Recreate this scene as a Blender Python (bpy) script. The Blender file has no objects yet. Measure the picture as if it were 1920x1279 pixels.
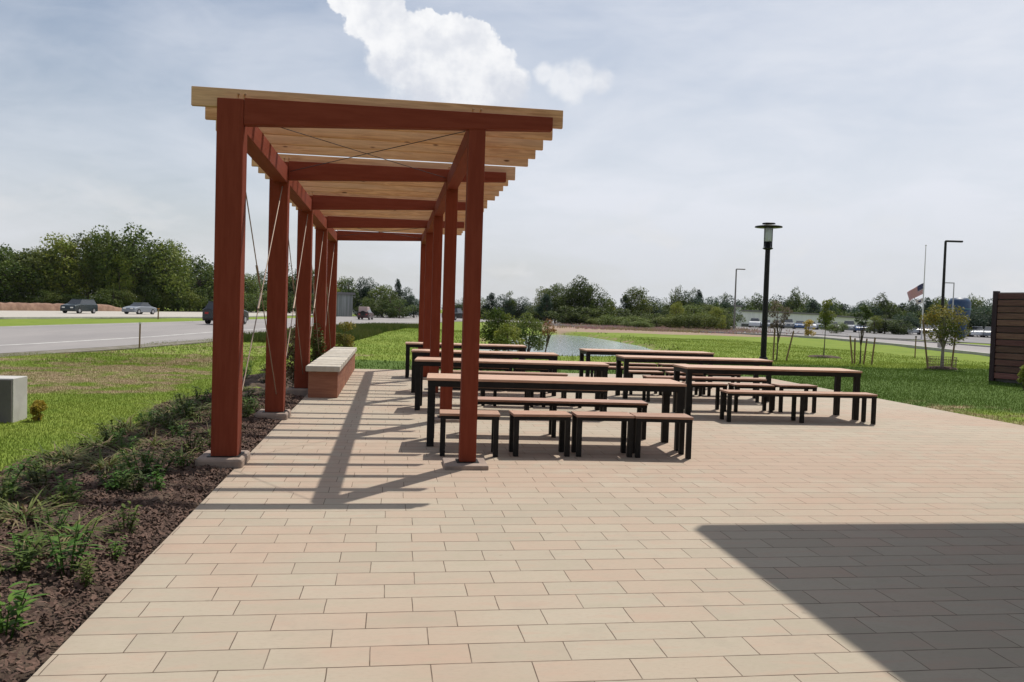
import bpy, bmesh, math, random
import numpy as np
from mathutils import Vector, Matrix
R_ = random.Random(7)
PI = math.pi
sc = bpy.context.scene
COL = sc.collection

# ------------------------------------------------------------------ camera, world, sun, exposure
F, YAW, PITCH, ROLL, H = 1573.17, 0.143074, -0.035476, 0.030899, 1.6
_cy, _sy = math.cos(YAW), math.sin(YAW)
FW = Vector((_sy*math.cos(PITCH), _cy*math.cos(PITCH), math.sin(PITCH)))
_r = Vector((_cy, -_sy, 0)); _u = _r.cross(FW)
RT = _r*math.cos(ROLL)+_u*math.sin(ROLL); UP = -_r*math.sin(ROLL)+_u*math.cos(ROLL)
cam = bpy.data.cameras.new('camera'); co = bpy.data.objects.new('camera', cam); COL.objects.link(co)
cam.sensor_width = 36; cam.lens = F/1920*36; cam.clip_start = .05; cam.clip_end = 6000
M = Matrix((RT, UP, -FW)).transposed().to_4x4(); M.translation = Vector((0, 0, H)); co.matrix_world = M
sc.camera = co
sc.view_settings.view_transform = 'Standard'; sc.view_settings.look = 'None'; sc.view_settings.gamma = 1
sc.view_settings.exposure = 0.05

def ray(px, py): return FW*F+RT*(px-960)-UP*(py-639.5)
def at(px, py, z=0.0):                      # the ground point a photo pixel shows
    d = ray(px, py); t = (z-H)/d.z; return Vector((d.x*t, d.y*t, z))
def far_at(px, D, z=0.0):                   # the point at depth D under a photo column
    hy = 576.7+(px-735)*0.0309; d = ray(px, hy); t = D/F; return Vector((d.x*t, d.y*t, z))
def ztop(px, py, D):                        # height of what reaches pixel row py at depth D
    hy = 576.7+(px-735)*0.0309; return H+(hy-py)/F*D

SUN = Vector((.385, .50, 1)).normalized()
sl = bpy.data.lights.new('sun', 'SUN'); so = bpy.data.objects.new('sun', sl); COL.objects.link(so)
sl.energy = 4.3; sl.angle = math.radians(.55); sl.color = (1, .945, .86)
so.rotation_euler = SUN.to_track_quat('Z', 'Y').to_euler(); so.location = (4, 5, 12)

# ---- small node helper
class NT:
    def __init__(s, tree): s.t = tree; s.n = tree.nodes; s.l = tree.links
    def node(s, typ, **kw):
        n = s.n.new(typ)
        for k, v in kw.items(): setattr(n, k, v)
        return n
    def put(s, sock, v):
        if isinstance(v, bpy.types.NodeSocket): s.l.new(v, sock)
        elif v is not None:
            if sock.type == 'RGBA' and not isinstance(v, (int, float)) and len(v) == 3: v = (*v, 1)
            sock.default_value = v
    def math(s, op, a, b=None, c=None, clamp=False):
        n = s.node('ShaderNodeMath', operation=op); n.use_clamp = clamp
        s.put(n.inputs[0], a); s.put(n.inputs[1], b); s.put(n.inputs[2], c); return n.outputs[0]
    def vmath(s, op, a, b=None, out=0):
        n = s.node('ShaderNodeVectorMath', operation=op); s.put(n.inputs[0], a); s.put(n.inputs[1], b); return n.outputs[out]
    def noise(s, vec, scale, detail=4, rough=.55, dist=0, out=0):
        n = s.node('ShaderNodeTexNoise'); s.put(n.inputs['Vector'], vec); n.inputs['Scale'].default_value = scale
        n.inputs['Detail'].default_value = detail; n.inputs['Roughness'].default_value = rough; n.inputs['Distortion'].default_value = dist
        return n.outputs[out]
    def mix(s, f, a, b, mode='MIX'):
        n = s.node('ShaderNodeMix', data_type='RGBA', blend_type=mode)
        s.put(n.inputs[0], f); s.put(n.inputs[6], a); s.put(n.inputs[7], b); return n.outputs[2]
    def step(s, v, a, b, o0=0., o1=1.):     # smooth step of v from a..b
        n = s.node('ShaderNodeMapRange'); n.interpolation_type = 'SMOOTHSTEP'
        s.put(n.inputs[0], v); s.put(n.inputs[1], a); s.put(n.inputs[2], b); n.inputs[3].default_value = o0; n.inputs[4].default_value = o1
        return n.outputs[0]
    def scalev(s, vec, k): return s.vmath('MULTIPLY', vec, k)
    def bump(s, h, strength, dist):
        n = s.node('ShaderNodeBump'); s.put(n.inputs['Height'], h); n.inputs['Strength'].default_value = strength
        n.inputs['Distance'].default_value = dist; return n.outputs[0]

w = bpy.data.worlds.new('World'); sc.world = w; w.use_nodes = True
T = NT(w.node_tree); T.n.clear()
sky = T.node('ShaderNodeTexSky', sky_type='NISHITA'); sky.sun_disc = False
sky.sun_elevation = math.asin(SUN.z); sky.sun_rotation = math.atan2(SUN.x, SUN.y)
sky.air_density = 1.2; sky.dust_density = 1.5
D = T.node('ShaderNodeTexCoord').outputs['Generated']
sep = T.node('ShaderNodeSeparateXYZ'); T.put(sep.inputs[0], D)
az = T.math('ARCTAN2', sep.outputs[0], sep.outputs[1]); el = T.math('ARCSINE', sep.outputs[2])
cmb = T.node('ShaderNodeCombineXYZ'); T.put(cmb.inputs[0], az); T.put(cmb.inputs[1], el); P2 = cmb.outputs[0]
# thin high veil: whitish towards the horizon and in streaks
veil = T.noise(T.scalev(P2, (1.6, 5.5, 1)), 1.3, 6, .55, .6)
veil2 = T.noise(T.scalev(P2, (5, 14, 1)), 1.5, 6, .6, .8)
hz = T.step(el, .0, .36, .93, .50)
right = T.step(az, -.35, .5, -.16, .22)
vf = T.math('ADD', T.math('ADD', hz, right), T.math('MULTIPLY', T.math('SUBTRACT', veil, .5), 1.15), clamp=True)
vf = T.math('ADD', vf, T.math('MULTIPLY', T.math('SUBTRACT', veil2, .5), .45), clamp=True)
skyc = T.mix(vf, T.mix(1.0, sky.outputs[0], (.72, .74, .78, 1), 'MULTIPLY'), T.mix(T.step(el, .16, .0), (7.5, 7.8, 8.5, 1), (6.5, 6.7, 7.0, 1)))
# low pale cumulus bank near the horizon
lowc = T.noise(T.scalev(P2, (3.5, 7, 1)), 2.2, 7, .6, .3)
lm = T.math('MULTIPLY', T.step(lowc, .5, .68), T.step(el, .19, .05))
skyc = T.mix(T.math('MULTIPLY', lm, .5), skyc, (7.6, 7.6, 7.7, 1))
# the cumulus cloud: billows merged by noise-warped distances
wn = T.noise(P2, 24, 9, .62, 0); wn2 = T.noise(P2, 75, 7, .65)
warp = T.math('ADD', T.math('MULTIPLY', T.math('SUBTRACT', wn, .5), 1.3), T.math('MULTIPLY', T.math('SUBTRACT', wn2, .5), .75))
def azel(px, py):
    d = ray(px, py).normalized(); return math.atan2(d.x, d.y), math.asin(d.z)
def blobs(lst, stretch=1.0):
    cur = None
    for (px, py, r) in lst:
        a, e = azel(px, py)
        q = T.vmath('SUBTRACT', P2, (a, e, 0)); q = T.scalev(q, (F/r*.98, F/r*.98*stretch, 0)); d = T.vmath('LENGTH', q, out=1)
        cur = d if cur is None else T.node_min(cur, d)
    return cur
def _nm(a, b):
    n = T.node('ShaderNodeMath', operation='SMOOTH_MIN'); T.put(n.inputs[0], a); T.put(n.inputs[1], b); n.inputs[2].default_value = .25
    return n.outputs[0]
T.node_min = _nm
d1 = blobs([(655, -12, 40), (690, 22, 46), (735, 62, 52), (795, 68, 46), (850, 88, 50), (890, 92, 48), (922, 125, 44), (770, 118, 52), (945, 172, 34), (885, 182, 38), (800, 160, 40), (722, 112, 34), (960, 158, 30), (850, 148, 56), (905, 160, 44)])
d2 = blobs([(1020, 138, 16), (1052, 152, 24), (1092, 144, 28), (1126, 152, 20), (1070, 172, 22)])
low = azel(850, 195)[1]; soft = T.step(el, low-.03, low+.07, .62, .07)
f1 = T.math('ADD', d1, T.math('MULTIPLY', warp, .8))
m1 = T.step(f1, T.math('ADD', 1.0, soft), T.math('SUBTRACT', 1.0, soft))
f2 = T.math('ADD', d2, warp); m2 = T.math('MULTIPLY', T.step(f2, 1.45, .5), .72)
body = T.noise(T.vmath('ADD', P2, (.012, -.02, 0)), 17, 8, .58)
shade = T.math('ADD', T.step(body, .36, .62), T.math('MULTIPLY', T.step(el, low, low+.12), .45))
cc = T.mix(T.math('MULTIPLY', shade, .8, clamp=True), (6.6, 6.9, 7.6, 1), (9.2, 9.25, 9.4, 1))
skyc = T.mix(T.math('MAXIMUM', m1, m2), skyc, cc)
bg = T.node('ShaderNodeBackground'); T.put(bg.inputs[0], skyc); bg.inputs[1].default_value = .1
wo = T.node('ShaderNodeOutputWorld'); T.l.new(bg.outputs[0], wo.inputs[0])

# ------------------------------------------------------------------ materials
MATS = {}
def mat(name, col, rough=.7, col2=None, nscale=3., stretch=(1, 1, 1), bump=0., bdist=.01, bscale=None, metal=0., spec=.4, rnd=0., trans=0., contrast=(.35, .65)):
    m = bpy.data.materials.new(name); m.use_nodes = True; t = NT(m.node_tree); b = t.n['Principled BSDF']
    tc = t.node('ShaderNodeTexCoord').outputs['Object']; v = t.scalev(tc, stretch)
    c = (*col, 1)
    if col2 is not None:
        nz = t.noise(v, nscale, 6, .62, .3); c = t.mix(t.step(nz, *contrast), (*col, 1), (*col2, 1))
    if rnd:
        oi = t.node('ShaderNodeObjectInfo').outputs['Random']
        hsv = t.node('ShaderNodeHueSaturation'); t.put(hsv.inputs['Color'], c)
        t.put(hsv.inputs['Value'], t.math('ADD', 1-rnd, t.math('MULTIPLY', oi, 2*rnd)))
        t.put(hsv.inputs['Hue'], t.math('ADD', .5-rnd*.05, t.math('MULTIPLY', t.math('FRACT', t.math('MULTIPLY', oi, 7.31)), rnd*.1))); c = hsv.outputs[0]
    t.put(b.inputs['Base Color'], c); b.inputs['Roughness'].default_value = rough; b.inputs['Metallic'].default_value = metal
    b.inputs['Specular IOR Level'].default_value = spec
    if bump: t.put(b.inputs['Normal'], t.bump(t.noise(v, bscale or nscale*6, 5, .6), bump, bdist))
    if trans:
        tr = t.node('ShaderNodeBsdfTranslucent'); t.put(tr.inputs[0], c)
        mx = t.node('ShaderNodeMixShader'); mx.inputs[0].default_value = trans
        t.l.new(b.outputs[0], mx.inputs[1]); t.l.new(tr.outputs[0], mx.inputs[2])
        t.l.new(mx.outputs[0], t.n['Material Output'].inputs[0])
    MATS[name] = m; return m
red = mat('red_stain', (.175, .034, .016), .68, (.205, .044, .022), 2.5, (9, 9, .9), .25, .004, 12, spec=.12)
redx = mat('red_stain_beam', (.175, .034, .016), .68, (.205, .044, .022), 2.5, (.9, 9, 9), .25, .004, 12, spec=.12)
redy = mat('red_stain_beam_long', (.175, .034, .016), .68, (.205, .044, .022), 2.5, (9, .9, 9), .25, .004, 12, spec=.12)
steel = mat('black_metal', (.007, .0065, .0065), .5, (.012, .011, .010), 8, spec=.22)
blackpole = mat('black_pole', (.007, .006, .006), .45, spec=.25)
rod = mat('bronze_rod', (.30, .22, .17), .55, metal=.5)
brass = mat('brass_fixing', (.55, .33, .18), .4, metal=.7)
conc = mat('concrete', (.36, .33, .29), .85, (.44, .41, .36), 4, bump=.3, bdist=.006, bscale=60)
footing = mat('footing_concrete', (.33, .25, .20), .9, (.24, .19, .16), 5, bump=.5, bdist=.01, bscale=30)
blockface = mat('pale_block', (.50, .49, .46), .85, (.42, .41, .39), 3, bump=.2, bdist=.004, bscale=50)
blockshade_backing = mat('block_shade_and_backing', (.10, .09, .085), .8, (.13, .12, .11), 3)  # dark tone for the block front's painted shade, also the slat wall backing
kerbm = mat('kerb', (.42, .40, .37), .85, (.34, .33, .31), 2)
asphalt = mat('road_surface', (.27, .25, .24), .85, (.22, .205, .20), .35, (1, .25, 1), .2, .01, 20, contrast=(.3, .7))
asph2 = mat('car_park_asphalt', (.15, .145, .15), .85, (.20, .19, .19), .2)
white = mat('white_marking', (.62, .61, .58), .7, (.45, .44, .42), 1.2)
dirtm = mat('dirt_bank', (.17, .095, .065), .95, (.26, .16, .11), 1.2, bump=.5, bdist=.05, bscale=5)
bark = mat('bark', (.075, .055, .042), .9, (.13, .10, .08), 6, (1, 1, .25), .5, .01, 20)
palebark = mat('pale_bark', (.30, .27, .22), .9, (.18, .15, .12), 4, (1, 1, .3))
stakem = mat('stake_wood', (.26, .17, .09), .85, (.17, .11, .06), 5, (6, 6, 1))
cagem = mat('wire_cage', (.22, .16, .11), .6)
def leafm(name, a, b, trans=.3, rnd=.22, scale=.9): return mat(name, a, .65, b, scale, rnd=rnd, trans=trans, spec=.2, contrast=(.38, .62))
L_dark = leafm('leaf_dark', (.034, .062, .013), (.110, .145, .030))
L_mid = leafm('leaf_mid', (.065, .105, .018), (.160, .190, .038))
L_lite = leafm('leaf_light', (.13, .175, .028), (.27, .28, .05))
L_blue = leafm('leaf_blue', (.030, .060, .036), (.060, .095, .055))
L_oliv = leafm('leaf_olive', (.10, .125, .025), (.27, .20, .04))
L_brwn = leafm('leaf_brown', (.10, .075, .055), (.17, .13, .10))
L_orng = leafm('leaf_orange', (.20, .10, .035), (.32, .15, .05))
L_gold = leafm('leaf_gold', (.50, .38, .06), (.34, .30, .05))
L_herb = leafm('leaf_herb', (.055, .13, .02), (.12, .22, .035), .35, .2, 12)
L_fern = leafm('leaf_bed_grass', (.055, .085, .016), (.14, .15, .042), .25, .3, 6)
L_dry = leafm('leaf_dry', (.16, .12, .06), (.24, .19, .10), .2, .25, 6)

# pine for the rafters: long grain with knots
m = bpy.data.materials.new('pine'); m.use_nodes = True; t = NT(m.node_tree); b = t.n['Principled BSDF']
tc = t.node('ShaderNodeTexCoord').outputs['Object']
rv = t.math('MULTIPLY', t.node('ShaderNodeObjectInfo').outputs['Random'], 40)
cb = t.node('ShaderNodeCombineXYZ'); t.put(cb.inputs[0], rv); t.put(cb.inputs[2], rv); v = t.vmath('ADD', tc, cb.outputs[0])
g1 = t.noise(t.scalev(v, (.55, 6, 7)), 4, 7, .6, 1.2); g2 = t.noise(t.scalev(v, (.3, 3, 3)), 1.6, 3, .5)
c = t.mix(t.step(g1, .36, .62), (.70, .42, .21, 1), (.50, .27, .125, 1))
c = t.mix(t.math('MULTIPLY', t.step(g2, .4, .65), .5), c, (.60, .42, .27, 1))
vo = t.node('ShaderNodeTexVoronoi'); t.put(vo.inputs['Vector'], t.scalev(v, (1, .01, 3.0))); vo.inputs['Scale'].default_value = 2.0
c = t.mix(t.step(vo.outputs[0], .11, .05), c, (.13, .06, .03, 1))
t.put(b.inputs['Base Color'], c); b.inputs['Roughness'].default_value = .7; b.inputs['Specular IOR Level'].default_value = .2
t.put(b.inputs['Normal'], t.bump(g1, .3, .003)); pine = m
# table boards
boards = mat('table_boards', (.42, .245, .16), .6, (.52, .34, .245), 3, (1.2, 14, 3), .15, .002, 10, spec=.35)
boards2 = mat('bench_boards', (.32, .175, .115), .6, (.42, .26, .185), 3, (1.2, 14, 3), .15, .002, 10, rnd=.12, spec=.35)
benchred = mat('bench_siding', (.25, .10, .06), .7, (.34, .15, .09), 2.4, (.7, .7, 9), .3, .004, 10, spec=.2)
capm = mat('bench_cap', (.44, .40, .33), .8, (.50, .46, .39), 3, (4, .7, 1), .15, .003, 30)

# running-bond pavers
PW, PH = .46, .222
m = bpy.data.materials.new('pavers'); m.use_nodes = True; t = NT(m.node_tree); b = t.n['Principled BSDF']
tc = t.node('ShaderNodeTexCoord').outputs['Object']
wob = t.noise(tc, 1.6, 3, .5, 0, 1); wob = t.vmath('SUBTRACT', wob, (.5, .5, .5)); v = t.vmath('ADD', tc, t.scalev(wob, (.022, .014, 0)))
s = t.node('ShaderNodeSeparateXYZ'); t.put(s.inputs[0], v); X, Y = s.outputs[0], s.outputs[1]
rowf = t.math('DIVIDE', t.math('SUBTRACT', Y, 3.73), PH); row = t.math('FLOOR', rowf); rf = t.math('FRACT', rowf)
wr = t.node('ShaderNodeTexWhiteNoise', noise_dimensions='1D'); t.put(wr.inputs['W'], row)
off = t.math('ADD', t.math('MULTIPLY', t.math('MODULO', t.math('ABSOLUTE', row), 2), .5), t.math('MULTIPLY', wr.outputs[0], .22))
colf = t.math('ADD', t.math('DIVIDE', X, PW), off); colm = t.math('FLOOR', colf); cf = t.math('FRACT', colf)
ci = t.node('ShaderNodeCombineXYZ'); t.put(ci.inputs[0], row); t.put(ci.inputs[1], colm)
wb = t.node('ShaderNodeTexWhiteNoise', noise_dimensions='2D'); t.put(wb.inputs['Vector'], ci.outputs[0])
dr = t.math('MULTIPLY', t.math('MINIMUM', rf, t.math('SUBTRACT', 1, rf)), PH)
dc = t.math('MULTIPLY', t.math('MINIMUM', cf, t.math('SUBTRACT', 1, cf)), PW)
dj = t.math('MINIMUM', dr, dc); joint = t.math('MAXIMUM', t.step(dr, .0056, .0022), t.step(dc, .0036, .0012))
ramp = t.node('ShaderNodeValToRGB'); t.put(ramp.inputs[0], wb.outputs[0]); e = ramp.color_ramp.elements
e[0].position = 0; e[0].color = (.350, .298, .228, 1); e[1].position = 1; e[1].color = (.395, .340, .265, 1)
for p_, c_ in ((.3, (.368, .315, .243, 1)), (.55, (.385, .332, .256, 1)), (.72, (.385, .318, .244, 1)), (.86, (.385, .300, .228, 1))):
    q = ramp.color_ramp.elements.new(p_); q.color = c_
big = t.noise(tc, .35, 4, .55, .4); fine = t.noise(t.scalev(v, (1, 2.5, 1)), 26, 6, .65); med = t.noise(tc, 3.2, 5, .6)
ln = t.noise(t.scalev(v, (2, 20, 1)), 4, 4, .6)
band = t.math('MULTIPLY', t.step(Y, 6.4, 8.2), t.step(Y, 11.5, 9.0)); c = t.mix(t.math('MULTIPLY', t.math('ADD', t.step(big, .48, .66), t.math('MULTIPLY', band, t.step(med, .3, .6)), clamp=True), .55), ramp.outputs[0], (.39, .265, .195, 1))
c = t.mix(t.math('MULTIPLY', t.step(med, .5, .75), .35), c, (.30, .26, .205, 1))
c = t.mix(t.math('MULTIPLY', t.step(fine, .45, .75), .3), c, (.27, .225, .17, 1))
c = t.mix(t.math('MULTIPLY', t.step(ln, .55, .8), .22), c, (.47, .41, .33, 1))
blot = t.noise(t.vmath('ADD', t.scalev(v, (1.6, 4.5, 1)), ci.outputs[0]), 2.1, 5, .6, .5)
c = t.mix(t.math('MULTIPLY', t.step(blot, .48, .72), .5), c, (.40, .285, .215, 1))
c = t.mix(t.math('MULTIPLY', t.step(blot, .50, .26), .45), c, (.33, .295, .215, 1))
spot = t.noise(tc, 9, 3, .5); c = t.mix(t.math('MULTIPLY', t.step(spot, .70, .78), .35), c, (.20, .16, .12, 1))
# crumbs of soil washed over the edge by the bed
ed = t.step(t.math('ADD', X, t.math('MULTIPLY', t.noise(tc, 2.5, 5, .7), .5)), -1.02, -1.36)
c = t.mix(t.math('MULTIPLY', ed, .3), c, (.22, .17, .13, 1))
jv = t.noise(tc, 5, 3, .6)
c = t.mix(t.math('MULTIPLY', joint, t.step(jv, .3, .6, .5, .95)), c, (.095, .062, .040, 1))
t.put(b.inputs['Base Color'], c); b.inputs['Roughness'].default_value = .82; b.inputs['Specular IOR Level'].default_value = .3
hh = t.math('ADD', t.math('SUBTRACT', t.math('MULTIPLY', fine, .25), t.math('MULTIPLY', joint, 1.0)), t.math('MULTIPLY', wb.outputs[0], .25))
t.put(b.inputs['Normal'], t.bump(hh, .7, .004)); pavers = m

# ground sheet: grass / dry grass / dark sod / meadow by surveyed zones
def ground_mat(name, blade=False):
    m = bpy.data.materials.new(name); m.use_nodes = True; t = NT(m.node_tree); b = t.n['Principled BSDF']
    tc = t.node('ShaderNodeTexCoord').outputs['Object']
    at_ = t.node('ShaderNodeAttribute', attribute_name='zone'); sp = t.node('ShaderNodeSeparateColor'); t.put(sp.inputs[0], at_.outputs['Color'])
    zs, zd, zm = sp.outputs[0], sp.outputs[1], sp.outputs[2]
    n1 = t.noise(tc, .55, 6, .6, .4); n2 = t.noise(tc, 3.5, 6, .65); n3 = t.noise(tc, 30, 4, .7)
    c = t.mix(t.step(n1, .35, .65), (.145, .205, .030, 1), (.190, .240, .042, 1))
    c = t.mix(t.math('MULTIPLY', t.step(n2, .42, .7), .55), c, (.115, .175, .028, 1))
    c = t.mix(t.math('MULTIPLY', t.step(n3, .5, .8), .35), c, (.24, .23, .08, 1))
    sod = t.mix(t.step(n2, .3, .7), (.062, .108, .020, 1), (.085, .132, .030, 1))
    c = t.mix(t.step(t.math('ADD', zs, t.math('MULTIPLY', t.math('SUBTRACT', n2, .5), .5)), .35, .65), c, sod)
    dry = t.mix(t.step(n2, .35, .65), (.34, .255, .165, 1), (.22, .19, .09, 1)); dry = t.mix(t.math('MULTIPLY', t.step(n3, .4, .7), .5), dry, (.17, .14, .08, 1))
    c = t.mix(t.step(t.math('ADD', zd, t.math('MULTIPLY', t.math('SUBTRACT', t.noise(tc, 1.1, 6, .7), .5), 1.5)), .42, .68), c, dry)
    mea = t.mix(t.step(n1, .4, .6), (.29, .195, .165, 1), (.27, .22, .14, 1)); c = t.mix(t.step(zm, .3, .7), c, mea)
    t.put(b.inputs['Base Color'], c); b.inputs['Roughness'].default_value = .95; b.inputs['Specular IOR Level'].default_value = .08
    if blade:
        tr = t.node('ShaderNodeBsdfTranslucent'); t.put(tr.inputs[0], c); mx = t.node('ShaderNodeMixShader'); mx.inputs[0].default_value = .5
        t.l.new(b.outputs[0], mx.inputs[1]); t.l.new(tr.outputs[0], mx.inputs[2]); t.l.new(mx.outputs[0], t.n['Material Output'].inputs[0])
    else:
        hh = t.math('ADD', t.math('MULTIPLY', n3, .5), t.math('MULTIPLY', n2, .8)); t.put(b.inputs['Normal'], t.bump(hh, .5, .03))
    return m
groundm = ground_mat('ground'); bladem = ground_mat('grass_blades', True)
mulch = mat('mulch', (.060, .042, .032), .95, (.125, .088, .066), 3.2, bump=1., bdist=.03, bscale=40, spec=.15)
chipm = mat('mulch_chip', (.055, .032, .022), .9, (.14, .085, .06), 9, rnd=.1)
# water
m = bpy.data.materials.new('water'); m.use_nodes = True; t = NT(m.node_tree); b = t.n['Principled BSDF']
tc = t.node('ShaderNodeTexCoord').outputs['Object']
b.inputs['Base Color'].default_value = (.30, .37, .40, 1); b.inputs['Roughness'].default_value = .08; b.inputs['IOR'].default_value = 1.33
b.inputs['Specular IOR Level'].default_value = .7
t.put(b.inputs['Normal'], t.bump(t.noise(t.scalev(tc, (1, 2.2, 1)), 2.6, 4, .6), .35, .04)); water = m

# ------------------------------------------------------------------ mesh helpers
class MB:
    def __init__(s): s.v = []; s.f = []; s.m = []; s.sm = []
    def add(s, vs, fs, mi=0, smooth=False):
        o = len(s.v); s.v += [tuple(p) for p in vs]
        for f in fs: s.f.append(tuple(i+o for i in f)); s.m.append(mi); s.sm.append(smooth)
        return s
    def box(s, x0, x1, y0, y1, z0, z1, mi=0):
        return s.add([(x0, y0, z0), (x1, y0, z0), (x1, y1, z0), (x0, y1, z0), (x0, y0, z1), (x1, y0, z1), (x1, y1, z1), (x0, y1, z1)],
            [(0, 3, 2, 1), (4, 5, 6, 7), (0, 1, 5, 4), (1, 2, 6, 5), (2, 3, 7, 6), (3, 0, 4, 7)], mi)
    def tube(s, pts, rad, n=8, mi=0, cap=True):
        pts = [Vector(p) for p in pts]; rings = []
        if isinstance(rad, (int, float)): rad = [rad]*len(pts)
        vs = []; fs = []
        for i, p in enumerate(pts):
            d = (pts[min(i+1, len(pts)-1)]-pts[max(i-1, 0)]).normalized()
            a = d.orthogonal() if abs(d.z) < .9 else Vector((1, 0, 0)); a = (a-d*a.dot(d)).normalized(); c_ = d.cross(a)
            for k in range(n): vs.append(p+(a*math.cos(2*PI*k/n)+c_*math.sin(2*PI*k/n))*rad[i])
        for i in range(len(pts)-1):
            for k in range(n): fs.append((i*n+k, i*n+(k+1) % n, (i+1)*n+(k+1) % n, (i+1)*n+k))
        s.add(vs, fs, mi, True)
        if cap:
            s.add(vs[:n], [tuple(range(n))[::-1]], mi); s.add(vs[-n:], [tuple(range(n))], mi)
        return s
    def lathe(s, prof, c=(0, 0, 0), n=20, mi=0):
        vs = []; fs = []
        for (r, z) in prof:
            for k in range(n): vs.append((c[0]+r*math.cos(2*PI*k/n), c[1]+r*math.sin(2*PI*k/n), c[2]+z))
        for i in range(len(prof)-1):
            for k in range(n): fs.append((i*n+k, i*n+(k+1) % n, (i+1)*n+(k+1) % n, (i+1)*n+k))
        return s.add(vs, fs, mi, True)
    def prism(s, prof, a0, a1, axis='x', mi=0):     # closed profile extruded along an axis
        n = len(prof); vs = []
        for a in (a0, a1):
            for (p, q) in prof: vs.append({'x': (a, p, q), 'y': (p, a, q), 'z': (p, q, a)}[axis])
        fs = [tuple(range(n)), tuple(range(n, 2*n))[::-1]]+[(i, i+n, (i+1) % n+n, (i+1) % n) for i in range(n)]
        return s.add(vs, fs, mi)
    def build(s, name, mats, parent=None, world=False, bevel=0., fix=True):
        me = bpy.data.meshes.new(name); me.from_pydata(s.v, [], s.f)
        for mm in (mats if isinstance(mats, (list, tuple)) else [mats]): me.materials.append(mm)
        me.polygons.foreach_set('material_index', s.m); me.polygons.foreach_set('use_smooth', s.sm)
        if fix:
            bm = bmesh.new(); bm.from_mesh(me); bmesh.ops.recalc_face_normals(bm, faces=bm.faces); bm.to_mesh(me); bm.free()
        me.update()
        o = bpy.data.objects.new(name, me); COL.objects.link(o)
        if parent is not None:
            o.parent = parent
            if world: me.transform(Matrix.Translation(-parent.location))
        if bevel:
            bv = o.modifiers.new('bevel', 'BEVEL'); bv.width = bevel; bv.segments = 2; bv.limit_method = 'ANGLE'; bv.angle_limit = .7
        return o
def tag(o, label, cat, group=None):
    o['label'] = label; o['category'] = cat
    if group: o['group'] = group
    return o
def thing(name, label, cat, loc=(0, 0, 0), rz=0, group=None):
    o = bpy.data.objects.new(name, None); COL.objects.link(o); o.location = loc; o.rotation_euler = (0, 0, rz); o.empty_display_size = .2
    return tag(o, label, cat, group)
def kind(o, k='structure'): o['kind'] = k; return o
def copy_tree(o, parent=None):
    c = o.copy(); COL.objects.link(c); c.parent = parent
    for ch in list(o.children): copy_tree(ch, c)
    return c
def place_copy(o, label, loc, rz=0, scale=None, group=None):
    c = copy_tree(o); c.location = loc; c.rotation_euler = (0, 0, rz); c['label'] = label
    if scale is not None: c.scale = scale if isinstance(scale, (tuple, list)) else (scale,)*3
    if group: c['group'] = group
    return c
def fastmesh(name, V, Fn, mats, parent=None, mi=None, zone=None):   # V (n,3) numpy; Fn verts per face, consecutive
    me = bpy.data.meshes.new(name); nv = len(V); nf = nv//Fn
    me.vertices.add(nv); me.vertices.foreach_set('co', np.asarray(V, np.float32).ravel())
    me.loops.add(nv); me.loops.foreach_set('vertex_index', np.arange(nv, dtype=np.int32))
    me.polygons.add(nf); me.polygons.foreach_set('loop_start', np.arange(0, nv, Fn, dtype=np.int32))
    try: me.polygons.foreach_set('loop_total', np.full(nf, Fn, np.int32))
    except Exception: pass
    for mm in (mats if isinstance(mats, (list, tuple)) else [mats]): me.materials.append(mm)
    if mi is not None: me.polygons.foreach_set('material_index', np.asarray(mi, np.int32))
    if zone is not None:
        ca = me.color_attributes.new('zone', 'FLOAT_COLOR', 'POINT'); ca.data.foreach_set('color', np.asarray(zone, np.float32).ravel())
    me.update(calc_edges=True); o = bpy.data.objects.new(name, me); COL.objects.link(o)
    if parent is not None: o.parent = parent
    return o

# ------------------------------------------------------------------ ground, pond, roads
PX0, PX1, PY0, PY1 = -1.464, 10.2, -6., 21.85
WZ = -.34
pond = [at(px, py, WZ) for px, py in [(900, 650), (950, 640), (1000, 629), (1050, 627.5), (1095, 631), (1150, 640), (1200, 650), (1234, 661), (1225, 669), (1170, 676), (1100, 678.5), (1000, 679), (930, 678), (890, 668)]]
pond = np.array([(p.x, p.y) for p in pond])
def sdist(Xa, Ya, poly):            # signed distance, negative inside
    d = np.full(Xa.shape, 1e9); ins = np.zeros(Xa.shape, bool); n = len(poly)
    for i in range(n):
        x0, y0 = poly[i]; x1, y1 = poly[(i+1) % n]; dx, dy = x1-x0, y1-y0
        tt = np.clip(((Xa-x0)*dx+(Ya-y0)*dy)/(dx*dx+dy*dy), 0, 1); d = np.minimum(d, np.hypot(Xa-x0-tt*dx, Ya-y0-tt*dy))
        cnd = ((y0 > Ya) != (y1 > Ya)) & (Xa < (x1-x0)*(Ya-y0)/(y1-y0+1e-12)+x0); ins ^= cnd
    return np.where(ins, -d, d)
def sstep(v, a, b): q = np.clip((v-a)/(b-a), 0, 1); return q*q*(3-2*q)
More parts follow.
